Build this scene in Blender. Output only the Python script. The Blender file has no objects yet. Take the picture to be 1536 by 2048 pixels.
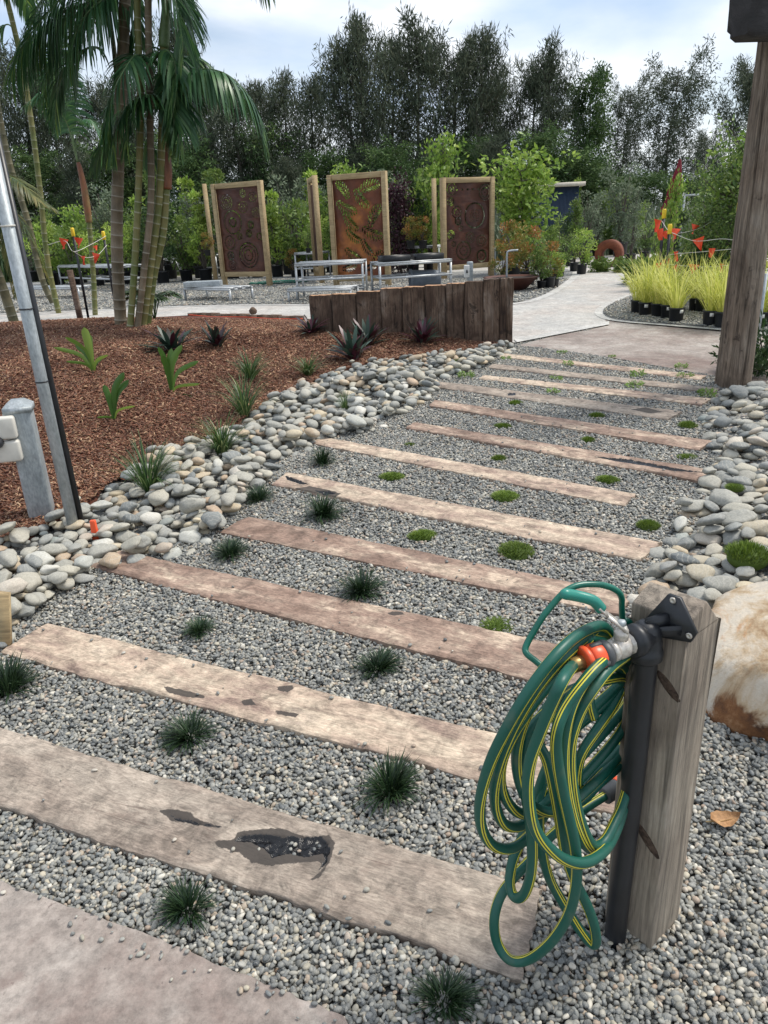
import bpy, math, random
import numpy as np
from mathutils import Vector, Matrix, noise
R = math.radians
rng = np.random.default_rng(11)
random.seed(11)
S = bpy.context.scene
C = S.collection
# ------------------------------------------------------------------ camera, world, sun, exposure
HC = 1.6
cam_d = bpy.data.cameras.new('camera'); cam = bpy.data.objects.new('camera', cam_d); C.objects.link(cam)
vpd = np.array([182., -3826., -1490.]); UP = -vpd/np.linalg.norm(vpd)
FW = np.array([0, 0, -1.]); FW = FW-UP*FW.dot(UP); FW /= np.linalg.norm(FW)
RT = np.cross(FW, UP); CM = np.array([RT, FW, UP])
m4 = Matrix([list(CM[0])+[0], list(CM[1])+[0], list(CM[2])+[HC], [0, 0, 0, 1]])
cam.matrix_world = m4
cam_d.sensor_fit = 'VERTICAL'; cam_d.sensor_height = 36; cam_d.sensor_width = 27; cam_d.lens = 1490/2048*36
cam_d.clip_start = .05; cam_d.clip_end = 3000
S.camera = cam
S.render.resolution_x = 768; S.render.resolution_y = 1024
wd = bpy.data.worlds.new('World'); S.world = wd; wd.use_nodes = True
SUN_EL, SUN_AZ = R(58), R(70)          # azimuth clockwise from +Y
nt = wd.node_tree; nt.nodes.clear()
def N(nt, t, **k):
    n = nt.nodes.new(t)
    for a, b in k.items():
        if a.startswith('i_'): n.inputs[a[2:].replace('_', ' ')].default_value = b
        else: setattr(n, a, b)
    return n
def Lk(nt, a, b): nt.links.new(a, b)
def ramp(nt, fac, stops, interp='LINEAR'):
    r = nt.nodes.new('ShaderNodeValToRGB'); r.color_ramp.interpolation = interp
    e = r.color_ramp.elements
    while len(e) < len(stops): e.new(.5)
    for el, (p, c) in zip(e, stops):
        el.position = p; el.color = (c[0], c[1], c[2], 1) if len(c) == 3 else c
    if fac is not None: nt.links.new(fac, r.inputs[0])
    return r.outputs[0]
sky = N(nt, 'ShaderNodeTexSky', sky_type='NISHITA', sun_disc=False, sun_elevation=SUN_EL, sun_rotation=SUN_AZ)
sky.air_density = 1.0; sky.dust_density = 1.0
tc = N(nt, 'ShaderNodeTexCoord')
mp = N(nt, 'ShaderNodeMapping'); mp.inputs['Scale'].default_value = (1, 1, 3.2); mp.inputs['Location'].default_value = (.3, 1.7, .2)
Lk(nt, tc.outputs['Generated'], mp.inputs[0])
n1 = N(nt, 'ShaderNodeTexNoise'); n1.inputs['Scale'].default_value = 2.3; n1.inputs['Detail'].default_value = 7; n1.inputs['Distortion'].default_value = .5
Lk(nt, mp.outputs[0], n1.inputs['Vector'])
cl = ramp(nt, n1.outputs[0], [(.30, (.25,)*3), (.52, (.72,)*3), (.68, (1,)*3)])
n2 = N(nt, 'ShaderNodeTexNoise'); n2.inputs['Scale'].default_value = 3.7; n2.inputs['Detail'].default_value = 5
Lk(nt, mp.outputs[0], n2.inputs['Vector'])
cc = ramp(nt, n2.outputs[0], [(.36, (5.6, 6.7, 8.4)), (.58, (8.9, 9.1, 9.4))])
mx = N(nt, 'ShaderNodeMix', data_type='RGBA')
Lk(nt, cl, mx.inputs['Factor']); Lk(nt, sky.outputs[0], mx.inputs[6]); Lk(nt, cc, mx.inputs[7])
bg = N(nt, 'ShaderNodeBackground'); bg.inputs[1].default_value = .105
Lk(nt, mx.outputs[2], bg.inputs[0])
wo = N(nt, 'ShaderNodeOutputWorld'); Lk(nt, bg.outputs[0], wo.inputs[0])
sl = bpy.data.lights.new('sun', 'SUN'); sl.energy = 2.8; sl.angle = R(14); sl.color = (1, .94, .85)
so = bpy.data.objects.new('sun', sl); C.objects.link(so)
so.rotation_euler = (math.pi/2-SUN_EL, 0, -SUN_AZ+math.pi)
S.view_settings.view_transform = 'Standard'; S.view_settings.look = 'None'; S.view_settings.gamma = 1
S.view_settings.use_curve_mapping = False; S.view_settings.exposure = 0.40

# ------------------------------------------------------------------ ground shape and sight lines
K, T = .04, 7.2
def sm(a, b, x):
    t = np.clip((x-a)/(b-a), 0, 1); return t*t*(3-2*t)
def G0(x, y): return K*np.clip(.55*np.maximum(x, -1.)+.835*y, 0, T)
def ray(px, py):
    d = CM@np.array([px-768., 1024.-py, -1490.]); return d/d[1]
def P(px, py, y): return np.array([0, 0, HC])+ray(px, py)*y
def hit0(px, py, f=None):
    f = f or G0; d = ray(px, py); y = .2; o = np.array([0, 0, HC])
    while y < 300:
        p = o+d*y
        if p[2] <= f(p[0], p[1]): break
        y *= 1.004
    lo, hi = y/1.004, y
    for _ in range(14):
        m = (lo+hi)/2; p = o+d*m
        if p[2] <= f(p[0], p[1]): hi = m
        else: lo = m
    return p
def W2(pts): return np.array([hit0(*q)[:2] for q in pts])
# left edge of gravel / cobbles and of cobbles / mulch
EG = W2([(-140, 1400), (5, 1310), (60, 1240), (205, 1145), (330, 1130), (425, 1085), (490, 1010), (560, 950), (640, 885), (760, 862), (860, 800), (880, 765), (960, 742), (1000, 715), (1035, 700)])
EM = W2([(-200, 1260), (0, 1100), (100, 1060), (180, 1010), (250, 955), (450, 868), (560, 800), (640, 765), (740, 730), (900, 712), (985, 700), (1010, 694)])
RB = W2([(1255, 1210), (1300, 1130), (1345, 1075), (1360, 1010), (1420, 960), (1440, 925), (1415, 880), (1400, 835), (1435, 800), (1480, 778), (1560, 765)])
RBP = np.vstack([RB, RB[-1]+[1.6, -.9], [3.6, 2.6], [2.2, 1.9], [1.3, 1.95]])
def pseg(x, y, L):
    """distance to polyline L"""
    x = np.asarray(x, float); y = np.asarray(y, float); d = np.full(x.shape, 1e9)
    for a, b in zip(L[:-1], L[1:]):
        v = b-a; t = np.clip(((x-a[0])*v[0]+(y-a[1])*v[1])/(v@v), 0, 1)
        d = np.minimum(d, np.hypot(x-a[0]-t*v[0], y-a[1]-t*v[1]))
    return d
def inpoly(x, y, Pl):
    x = np.asarray(x, float); y = np.asarray(y, float); c = np.zeros(x.shape, bool); n = len(Pl)
    for i in range(n):
        x1, y1 = Pl[i]; x2, y2 = Pl[(i+1) % n]
        if y1 == y2: continue
        k = ((y1 > y) != (y2 > y)) & (x < (x2-x1)*(y-y1)/(y2-y1)+x1); c ^= k
    return c
E0_ = hit0(380, 633)[:2]; E1_ = hit0(606, 641)[:2]; BACK = np.array([[-9, 12.6], E0_, E1_, [.3, 9.6]])
BEDP = np.vstack([EM, [1.2, 8.3], BACK[::-1], [-9, 2.0]])
STRIP = np.vstack([EG, EM[::-1]])
def mound(x, y):
    x = np.asarray(x, float); y = np.asarray(y, float)
    ins = inpoly(x, y, BEDP); d = pseg(x, y, EM); 
    h = .03+.25*sm(0, 2.4, d)
    h = np.minimum(h, .02+.105*pseg(x, y, BACK))
    h = h+.05*sm(.2, 1.5, d)*np.sin(x*1.1+y*.7)*(1-sm(7.5, 9, y))
    return np.where(ins, h, 0)
def bank(x, y):
    x = np.asarray(x, float); y = np.asarray(y, float)
    ins = inpoly(x, y, RBP); d = pseg(x, y, RB)
    return np.where(ins, .22*sm(0, 1.2, d), 0)
def G(x, y): return G0(x, y)+mound(x, y)+bank(x, y)
def hit(px, py): return hit0(px, py, G)
def V(p): return Vector((float(p[0]), float(p[1]), float(p[2])))

# ------------------------------------------------------------------ materials
def newmat(name):
    m = bpy.data.materials.new(name); m.use_nodes = True
    nt = m.node_tree; b = nt.nodes['Principled BSDF']; return m, nt, b
def coords(nt, scale=(1, 1, 1), obj=True, rnd=True):
    t = N(nt, 'ShaderNodeTexCoord'); mp = N(nt, 'ShaderNodeMapping'); mp.inputs['Scale'].default_value = scale
    Lk(nt, t.outputs['Object'], mp.inputs[0])
    if rnd:
        oi = N(nt, 'ShaderNodeObjectInfo'); m = N(nt, 'ShaderNodeMath', operation='MULTIPLY'); m.inputs[1].default_value = 37.
        Lk(nt, oi.outputs['Random'], m.inputs[0])
        cx = N(nt, 'ShaderNodeCombineXYZ'); Lk(nt, m.outputs[0], cx.inputs[0]); Lk(nt, m.outputs[0], cx.inputs[1])
        Lk(nt, cx.outputs[0], mp.inputs['Location'])
    return mp.outputs[0]
def noise_(nt, vec, scale, detail=5, rough=.55, dist=0):
    n = N(nt, 'ShaderNodeTexNoise'); n.inputs['Scale'].default_value = scale; n.inputs['Detail'].default_value = detail
    n.inputs['Roughness'].default_value = rough; n.inputs['Distortion'].default_value = dist
    Lk(nt, vec, n.inputs['Vector']); return n.outputs[0]
def mix(nt, f, a, b, mode='MIX'):
    m = N(nt, 'ShaderNodeMix', data_type='RGBA', blend_type=mode)
    for s, v in ((m.inputs['Factor'], f), (m.inputs[6], a), (m.inputs[7], b)):
        if isinstance(v, (int, float)): s.default_value = v
        elif isinstance(v, tuple): s.default_value = (v[0], v[1], v[2], 1)
        else: Lk(nt, v, s)
    return m.outputs[2]
def bump(nt, b, h, st=.3, dist=.01):
    n = N(nt, 'ShaderNodeBump'); n.inputs['Strength'].default_value = st; n.inputs['Distance'].default_value = dist
    Lk(nt, h, n.inputs['Height']); Lk(nt, n.outputs[0], b.inputs['Normal'])
def mat_n(name, stops, scale=5, st=(1, 1, 1), rough=.8, bmp=.3, bd=.01, detail=6, metal=0, fine=None, dist=0, spec=None):
    m, nt, b = newmat(name); v = coords(nt, st)
    f = noise_(nt, v, scale, detail, .6, dist); c = ramp(nt, f, stops)
    f2 = noise_(nt, v, scale*(fine or 7), 4, .6)
    c = mix(nt, .35, c, ramp(nt, f2, [(.3, (.25,)*3), (.7, (.95,)*3)]), 'OVERLAY')
    Lk(nt, c, b.inputs['Base Color']); b.inputs['Roughness'].default_value = rough; b.inputs['Metallic'].default_value = metal
    if spec is not None: b.inputs['Specular IOR Level'].default_value = spec
    if bmp: bump(nt, b, f2, bmp, bd)
    return m
def mat_plain(name, col, rough=.5, metal=0, bmp=0, var=.12):
    m, nt, b = newmat(name); v = coords(nt); f = noise_(nt, v, 14, 5)
    c = ramp(nt, f, [(.3, tuple(x*(1-var) for x in col)), (.7, tuple(min(1, x*(1+var)) for x in col))])
    Lk(nt, c, b.inputs['Base Color']); b.inputs['Metallic'].default_value = metal
    r = N(nt, 'ShaderNodeMapRange'); r.inputs[3].default_value = max(0, rough-.12); r.inputs[4].default_value = min(1, rough+.12)
    Lk(nt, f, r.inputs[0]); Lk(nt, r.outputs[0], b.inputs['Roughness'])
    if bmp: bump(nt, b, noise_(nt, v, 60, 4), bmp, .002)
    return m
def var_val(nt, amt=1.0):
    """per face attribute v plus per object random, wrapped"""
    a = N(nt, 'ShaderNodeAttribute', attribute_name='v'); oi = N(nt, 'ShaderNodeObjectInfo')
    s = N(nt, 'ShaderNodeMath', operation='ADD'); Lk(nt, a.outputs['Fac'], s.inputs[0])
    if amt: Lk(nt, oi.outputs['Random'], s.inputs[1])
    else: s.inputs[1].default_value = 0
    f = N(nt, 'ShaderNodeMath', operation='FRACT'); Lk(nt, s.outputs[0], f.inputs[0]); return f.outputs[0]
def mat_leaf(name, stops, rough=.5, trans=.25, spec=.4):
    m, nt, b = newmat(name); a = N(nt, 'ShaderNodeAttribute', attribute_name='v')
    c = ramp(nt, a.outputs['Fac'], stops); v = coords(nt, rnd=True); f = noise_(nt, v, 1.7, 3)
    c = mix(nt, .4, c, ramp(nt, f, [(.35, (.28,)*3), (.68, (.75,)*3)]), 'OVERLAY')
    Lk(nt, c, b.inputs['Base Color']); b.inputs['Roughness'].default_value = rough; b.inputs['Specular IOR Level'].default_value = spec
    if trans:
        t = N(nt, 'ShaderNodeBsdfTranslucent'); Lk(nt, c, t.inputs[0]); ms = N(nt, 'ShaderNodeMixShader'); ms.inputs[0].default_value = trans
        o = nt.nodes['Material Output']; Lk(nt, b.outputs[0], ms.inputs[1]); Lk(nt, t.outputs[0], ms.inputs[2]); Lk(nt, ms.outputs[0], o.inputs[0])
    return m
def mat_stone(name, stops, scale=9, rough=.75, bd=.004, spots=True):
    m, nt, b = newmat(name); v = coords(nt); c = ramp(nt, var_val(nt), stops)
    f = noise_(nt, v, scale, 6, .65, .6); c = mix(nt, .55, c, ramp(nt, f, [(.3, (.3,)*3), (.7, (.72,)*3)]), 'OVERLAY')
    vn_ = N(nt, 'ShaderNodeTexWave'); vn_.inputs['Scale'].default_value = .9; vn_.inputs['Distortion'].default_value = 9; vn_.inputs['Detail'].default_value = 4; Lk(nt, v, vn_.inputs['Vector'])
    c = mix(nt, ramp(nt, vn_.outputs['Fac'], [(.90, (0,)*3), (.97, (.38,)*3)]), c, (.50, .48, .42)); c = mix(nt, 1., c, (.9, .9, .88), 'MULTIPLY')
    f2 = noise_(nt, v, scale*9, 4, .7)
    c = mix(nt, .45, c, ramp(nt, f2, [(.3, (.3,)*3), (.7, (.7,)*3)]), 'OVERLAY')
    Lk(nt, c, b.inputs['Base Color']); b.inputs['Roughness'].default_value = rough
    if bd: bump(nt, b, f2, .3, bd)
    return m
M = {}
STN = [(0, (.33, .33, .31)), (.13, (.21, .225, .225)), (.26, (.43, .41, .35)), (.38, (.28, .29, .28)), (.50, (.48, .45, .37)), (.60, (.16, .175, .18)), (.70, (.37, .365, .33)), (.80, (.53, .45, .32)), (.87, (.42, .31, .22)), (.93, (.60, .585, .53)), (1, (.26, .295, .285))]
M['cobble'] = mat_stone('river_stone', STN, 7)
PEB = [(0, (.15, .155, .155)), (.13, (.255, .26, .25)), (.25, (.08, .092, .102)), (.38, (.33, .33, .305)), (.5, (.17, .185, .195)), (.64, (.43, .41, .355)), (.70, (.105, .12, .13)), (.82, (.50, .455, .36)), (.87, (.34, .25, .19)), (.93, (.66, .63, .56)), (1, (.21, .23, .235))]
M['pebble'] = mat_stone('pebble', PEB, 25, .6, 0)
def patchy(m, sc, lo, hi):
    nt = m.node_tree; b = nt.nodes['Principled BSDF']; src = b.inputs['Base Color'].links[0].from_socket; g = N(nt, 'ShaderNodeNewGeometry')
    n = noise_(nt, g.outputs['Position'], sc, 5, .6); r = ramp(nt, n, [(.35, lo), (.65, hi)]); Lk(nt, mix(nt, 1., src, r, 'MULTIPLY'), b.inputs['Base Color'])
M['chip'] = mat_stone('bark_chip', [(0, (.16, .058, .028)), (.3, (.25, .092, .044)), (.48, (.085, .036, .022)), (.66, (.28, .125, .066)), (.80, (.17, .068, .036)), (.90, (.42, .24, .135)), (1, (.60, .42, .26))], 20, .85, 0)
patchy(M['chip'], 1.6, (.62, .55, .52), (1.12, 1.12, 1.1)); patchy(M['pebble'], 2.2, (.82, .82, .82), (1.06, 1.05, 1.03))
def mat_voro(name, stops, scale, bd=.01, dark=.25):
    m, nt, b = newmat(name); v = coords(nt, rnd=False)
    w = N(nt, 'ShaderNodeTexVoronoi'); w.inputs['Scale'].default_value = scale; Lk(nt, v, w.inputs['Vector'])
    sp = N(nt, 'ShaderNodeSeparateColor'); Lk(nt, w.outputs['Color'], sp.inputs[0])
    c = ramp(nt, sp.outputs[0], stops); n = noise_(nt, v, 1.3, 4)
    c = mix(nt, .3, c, ramp(nt, n, [(.3, (.35,)*3), (.7, (.65,)*3)]), 'OVERLAY')
    Lk(nt, c, b.inputs['Base Color']); b.inputs['Roughness'].default_value = .85
    bump(nt, b, w.outputs['Distance'], 1, -bd)
    return m
M['gravel_base'] = mat_voro('gravel_bed', PEB, 48, .02)
M['gravel_far'] = mat_voro('yard_gravel', [(0, (.20, .21, .22)), (.3, (.30, .30, .29)), (.6, (.14, .15, .16)), (.8, (.42, .41, .37)), (1, (.26, .27, .28))], 26, .03)
M['mulch'] = mat_voro('mulch_soil', [(0, (.10, .026, .012)), (.4, (.15, .042, .020)), (.7, (.06, .018, .009)), (1, (.20, .065, .03))], 60, .02)
def mat_concrete(name, a, b_, c_, pink=(.33, .25, .21), pk=.5):
    m, nt, b = newmat(name); v = coords(nt, rnd=False)
    f = noise_(nt, v, 1.7, 9, .68, .4); c = ramp(nt, f, [(.35, a), (.5, b_), (.65, c_)])
    g = noise_(nt, v, 1.15, 9, .72, .5); c = mix(nt, ramp(nt, g, [(.46, (0,)*3), (.62, (pk,)*3)]), c, pink)
    pt = noise_(nt, v, 30, 5, .8); c = mix(nt, ramp(nt, pt, [(.62, (0,)*3), (.68, (.6,)*3)]), c, tuple(x*.45 for x in pink))
    h = noise_(nt, v, 34, 9, .8); c = mix(nt, .5, c, ramp(nt, h, [(.36, (.18,)*3), (.5, (.5,)*3), (.64, (.78,)*3)]), 'OVERLAY')
    h0_ = noise_(nt, v, 7, 8, .75); c = mix(nt, .4, c, ramp(nt, h0_, [(.36, (.25,)*3), (.64, (.72,)*3)]), 'OVERLAY')
    d = noise_(nt, v, 9, 3, .5); c = mix(nt, ramp(nt, d, [(.64, (0,)*3), (.70, (.55,)*3)]), c, (.19, .14, .12))
    Lk(nt, c, b.inputs['Base Color']); b.inputs['Roughness'].default_value = .8
    bump(nt, b, h, .35, .004); return m
M['conc'] = mat_concrete('concrete', (.36, .355, .34), (.42, .41, .385), (.50, .485, .45), (.42, .35, .30), .45)
M['conc_pink'] = mat_concrete('stained_concrete', (.20, .165, .143), (.285, .245, .215), (.37, .335, .30), (.17, .118, .10), .85)
M['kerb'] = mat_concrete('kerb_concrete', (.40, .395, .375), (.46, .455, .43), (.52, .51, .48), (.5, .46, .42), .2)
M['earth'] = mat_n('earth', [(.3, (.05, .06, .025)), (.5, (.09, .10, .04)), (.7, (.14, .13, .07))], .8, bmp=.5, bd=.05)
def mat_wood(name, stops, L=9, stain=None, sc=1.0, bd=.004, rough=.85, bst=.5, ov=.6):
    """grain runs along local X"""
    m, nt, b = newmat(name); v = coords(nt, (.55, L, L))
    f = noise_(nt, v, 4*sc, 7, .65, 1.2); v2 = coords(nt, (1, 1.6, 1.6)); g = noise_(nt, v2, 2.2, 5, .65, .8)
    c = ramp(nt, g, stops); c = mix(nt, ov, c, ramp(nt, f, [(.3, (.22-.15*(ov > .7),)*3), (.5, (.5,)*3), (.72, (.74+.15*(ov > .7),)*3)]), 'OVERLAY')
    if stain: c = mix(nt, ramp(nt, noise_(nt, v2, 5.5, 5, .6, 1), [(.61, (0,)*3), (.66, (.75,)*3)]), c, stain)
    h = noise_(nt, coords(nt, (1.5, L*3, L*3)), 9*sc, 5, .7)
    c = mix(nt, .3, c, ramp(nt, h, [(.3, (.25,)*3), (.7, (.75,)*3)]), 'OVERLAY')
    Lk(nt, c, b.inputs['Base Color']); b.inputs['Roughness'].default_value = rough
    ad = N(nt, 'ShaderNodeMath', operation='ADD'); Lk(nt, f, ad.inputs[0]); Lk(nt, h, ad.inputs[1]); bump(nt, b, ad.outputs[0], bst, bd)
    return m
def mat_slp(name, stops, edge=.8):
    m, nt, b = newmat(name); vp = coords(nt, (.8, 2.0, 2.0)); vg = coords(nt, (1, 11, 11)); vf = coords(nt)
    g = noise_(nt, vp, 3.0, 10, .72, .5); c = ramp(nt, g, stops)
    fr = noise_(nt, vf, 16, 8, .75, .5); c = mix(nt, .6, c, ramp(nt, fr, [(.36, (.15,)*3), (.5, (.5,)*3), (.64, (.80,)*3)]), 'OVERLAY')
    sp_ = noise_(nt, coords(nt, (.6, 3, 3)), 55, 6, .8); c = mix(nt, .55, c, ramp(nt, sp_, [(.36, (.18,)*3), (.5, (.5,)*3), (.64, (.78,)*3)]), 'OVERLAY')
    gr = noise_(nt, vg, 3.6, 9, .75, .5); c = mix(nt, .38, c, ramp(nt, gr, [(.3, (.25,)*3), (.5, (.5,)*3), (.7, (.68,)*3)]), 'OVERLAY')
    ck = noise_(nt, coords(nt, (.7, 16, 16)), 2.4, 6, .6, .7); c = mix(nt, ramp(nt, ck, [(.655, (0,)*3), (.70, (.55,)*3)]), c, (.09, .06, .048))
    st = noise_(nt, vp, 4.1, 10, .75, .5); c = mix(nt, ramp(nt, st, [(.58, (0,)*3), (.66, (edge*.75,)*3)]), c, (.15, .095, .075))
    en = noise_(nt, coords(nt, rnd=False), 40, 6, .7); e1 = N(nt, 'ShaderNodeMath', operation='MULTIPLY_ADD'); Lk(nt, en, e1.inputs[0]); e1.inputs[1].default_value = .022; e1.inputs[2].default_value = -.011
    def edge_(nm_, w_):
        at = N(nt, 'ShaderNodeAttribute', attribute_name=nm_); ad_ = N(nt, 'ShaderNodeMath', operation='ADD'); Lk(nt, at.outputs['Fac'], ad_.inputs[0]); Lk(nt, e1.outputs[0], ad_.inputs[1])
        mr = N(nt, 'ShaderNodeMapRange'); mr.inputs[1].default_value = -.0005; mr.inputs[2].default_value = w_; Lk(nt, ad_.outputs[0], mr.inputs[0]); return mr.outputs[0]
    f1, f2_ = edge_('stain', .002), edge_('pitch', .002)
    c = mix(nt, f1, c, mix(nt, .93, c, (.045, .038, .033))); c = mix(nt, f2_, c, (.006, .006, .007))
    mr2 = N(nt, 'ShaderNodeMapRange'); mr2.inputs[3].default_value = .88; mr2.inputs[4].default_value = .22; Lk(nt, f2_, mr2.inputs[0]); Lk(nt, mr2.outputs[0], b.inputs['Roughness'])
    Lk(nt, c, b.inputs['Base Color'])
    ad = N(nt, 'ShaderNodeMath', operation='ADD'); Lk(nt, gr, ad.inputs[0]); Lk(nt, fr, ad.inputs[1]); bump(nt, b, ad.outputs[0], .55, .005); return m
M['slp_tan'] = mat_slp('weathered_tan_hardwood', [(.30, (.16, .105, .085)), (.40, (.27, .195, .155)), (.50, (.40, .31, .235)), (.60, (.50, .41, .31)), (.7, (.37, .29, .235))])
M['slp_grey'] = mat_slp('weathered_grey_hardwood', [(.30, (.19, .15, .12)), (.45, (.26, .212, .172)), (.6, (.33, .28, .228)), (.75, (.28, .235, .195))], .45)
M['slp_red'] = mat_slp('weathered_reddish_hardwood', [(.30, (.15, .095, .070)), (.45, (.235, .16, .122)), (.54, (.31, .225, .172)), (.61, (.48, .38, .285)), (.72, (.31, .22, .168))])
M['log'] = mat_wood('old_dark_hardwood', [(.25, (.04, .024, .017)), (.42, (.10, .062, .042)), (.55, (.17, .115, .08)), (.7, (.29, .235, .19))], 16, (.03, .02, .015), 1.3, .012, .9, .9, .9)
M['sawn'] = mat_wood('sawn_hardwood_end', [(.3, (.33, .17, .085)), (.7, (.46, .28, .16))], 3)
M['pole'] = mat_wood('weathered_pole', [(.25, (.12, .085, .06)), (.45, (.23, .175, .13)), (.65, (.31, .255, .20)), (.8, (.38, .33, .28))], 13, (.05, .035, .028), 1, .02, .9, .9, .85)
M['char'] = mat_wood('charred_timber', [(.3, (.025, .024, .025)), (.5, (.06, .058, .06)), (.7, (.12, .115, .115))], 12, None, 2, .02, .8, 1)
M['pine'] = mat_wood('treated_pine', [(.25, (.135, .105, .08)), (.45, (.225, .185, .145)), (.6, (.28, .24, .19)), (.75, (.34, .30, .25))], 9, None, 1.2, .004, .75, .6, .8)
M['frame'] = mat_wood('pale_treated_pine', [(.25, (.30, .215, .11)), (.5, (.38, .285, .155)), (.75, (.44, .345, .20))], 8, None, 1, .003)
M['corten'] = mat_n('rusted_steel', [(.3, (.045, .014, .009)), (.5, (.062, .018, .010)), (.7, (.10, .030, .012))], 1.6, rough=.55, bmp=.15, bd=.002)
M['corten_glow'] = mat_n('rusted_steel_painted_glow', [(.35, (.075, .020, .010)), (.52, (.13, .036, .012)), (.62, (.30, .10, .02)), (.7, (.42, .16, .03))], .9, rough=.6, bmp=.15, bd=.002)  # rust brown, with the orange light glow painted into the colour as noise patches
M['corten2'] = mat_n('orange_rusted_steel', [(.3, (.08, .022, .012)), (.5, (.13, .035, .016)), (.7, (.20, .06, .024))], 3, rough=.8, bmp=.3, bd=.004)
M['galv'] = mat_n('galvanised_steel', [(.3, (.24, .27, .285)), (.5, (.32, .355, .37)), (.7, (.41, .44, .46))], 14, (1, 1, .4), .5, .1, .001, metal=.35)
M['alu'] = mat_n('aluminium', [(.3, (.34, .36, .37)), (.7, (.50, .52, .53))], 8, rough=.4, bmp=.05, metal=.4)
M['blk'] = mat_plain('black_poly', (.016, .018, .022), .42, bmp=.15, var=.3)
M['pot'] = mat_plain('black_pot', (.012, .014, .017), .5, var=.3)
M['gpot'] = mat_plain('grey_pot', (.16, .19, .23), .5)
M['white'] = mat_plain('white_plastic', (.62, .60, .54), .45)
M['offwhite'] = mat_plain('label_card', (.75, .75, .72), .6)
M['nickel'] = mat_n('nickel_plated_brass', [(.3, (.44, .40, .35)), (.7, (.60, .57, .52))], 20, rough=.38, bmp=.1, bd=.001, metal=.5)
M['brass'] = mat_plain('brass', (.42, .29, .12), .4, .7, var=.3)
M['orange'] = mat_plain('orange_plastic', (.78, .10, .03), .4)
M['dgrey'] = mat_plain('dark_grey_plastic', (.07, .075, .08), .5)
M['yellow'] = mat_plain('yellow_plastic', (.75, .52, .02), .5)
M['flag'] = mat_plain('fluoro_orange_fabric', (.85, .09, .03), .6)
M['green_hose'] = mat_plain('green_vinyl', (.004, .11, .075), .33, var=.25)
M['lever'] = mat_plain('green_sleeve', (.02, .22, .17), .35)
M['redcloth'] = mat_plain('dark_red_fabric', (.19, .012, .025), .8, var=.25)
M['blue'] = mat_plain('blue_sheet_metal', (.035, .06, .11), .5)
M['cream'] = mat_plain('cream_trim', (.55, .50, .42), .6)
M['soil'] = mat_plain('potting_soil', (.05, .035, .025), .95)
M['leafdead'] = mat_n('dried_leaf', [(.3, (.26, .13, .05)), (.7, (.42, .25, .12))], 20, rough=.7)
m, nt_, b = newmat('black_resin'); vv = coords(nt_, rnd=False); b.inputs['Base Color'].default_value = (.008, .008, .009, 1); b.inputs['Roughness'].default_value = .18; bump(nt_, b, noise_(nt_, vv, 45, 6, .65), 1, .02); M['resin'] = m
M['stain'] = mat_plain('dark_oil_stain', (.060, .050, .044), .6, var=.3)
# hose with double yellow line, by face attribute
m, nt_, b = newmat('striped_hose'); a = N(nt_, 'ShaderNodeAttribute', attribute_name='v')
c = ramp(nt_, a.outputs['Fac'], [(0, (.004, .085, .060)), (.3, (.66, .60, .05)), (.6, (.01, .03, .02))], 'CONSTANT')
vv = coords(nt_); nn = noise_(nt_, vv, 18, 5)
c = mix(nt_, ramp(nt_, nn, [(.58, (0,)*3), (.72, (.4,)*3)]), c, (.10, .13, .09))
Lk(nt_, c, b.inputs['Base Color']); b.inputs['Roughness'].default_value = .45; M['hose'] = m
# boulder
m, nt_, b = newmat('boulder_rock'); vv = coords(nt_, rnd=False); g = N(nt_, 'ShaderNodeNewGeometry'); s = N(nt_, 'ShaderNodeSeparateXYZ')
t_ = N(nt_, 'ShaderNodeTexCoord'); Lk(nt_, t_.outputs['Object'], s.inputs[0])
nz = noise_(nt_, vv, 5, 6, .65, .6); ad = N(nt_, 'ShaderNodeMath', operation='MULTIPLY_ADD'); ad.inputs[1].default_value = .34; Lk(nt_, nz, ad.inputs[0]); Lk(nt_, s.outputs[2], ad.inputs[2])
hi = ramp(nt_, nz, [(.35, (.28, .17, .085)), (.44, (.44, .33, .21)), (.54, (.58, .51, .41)), (.7, (.42, .39, .34))])
lo_ = ramp(nt_, noise_(nt_, vv, 11, 6, .7), [(.35, (.05, .022, .012)), (.55, (.20, .085, .03)), (.7, (.34, .20, .10))])
c = mix(nt_, ramp(nt_, ad.outputs[0], [(.17, (0,)*3), (.20, (1,)*3)]), lo_, hi)
c = mix(nt_, ramp(nt_, noise_(nt_, vv, 3.1, 5, .6, 2), [(.60, (0,)*3), (.66, (.6,)*3)]), c, (.45, .22, .08))
Lk(nt_, c, b.inputs['Base Color']); b.inputs['Roughness'].default_value = .85; bump(nt_, b, noise_(nt_, vv, 24, 7, .7), .8, .012); M['rock'] = m
# palm trunk : rings by attribute v (0..1 along)
def mat_trunk(name, a_, b_, ring):
    m, nt, b = newmat(name); v = coords(nt); f = noise_(nt, v, 3.5, 5, .6); c = ramp(nt, f, [(.38, a_), (.62, b_)])
    h = noise_(nt, coords(nt, (14, 14, 1)), 5, 4); c = mix(nt, .35, c, ramp(nt, h, [(.3, (.3,)*3), (.7, (.7,)*3)]), 'OVERLAY')
    at = N(nt, 'ShaderNodeAttribute', attribute_name='v'); c = mix(nt, at.outputs['Fac'], c, ring)
    Lk(nt, c, b.inputs['Base Color']); b.inputs['Roughness'].default_value = .6; bump(nt, b, h, .3, .004); return m
M['tr_green'] = mat_trunk('green_palm_trunk', (.11, .135, .035), (.19, .17, .06), (.36, .36, .27))
M['tr_brown'] = mat_trunk('brown_palm_trunk', (.10, .078, .045), (.20, .155, .10), (.33, .30, .24))
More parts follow.
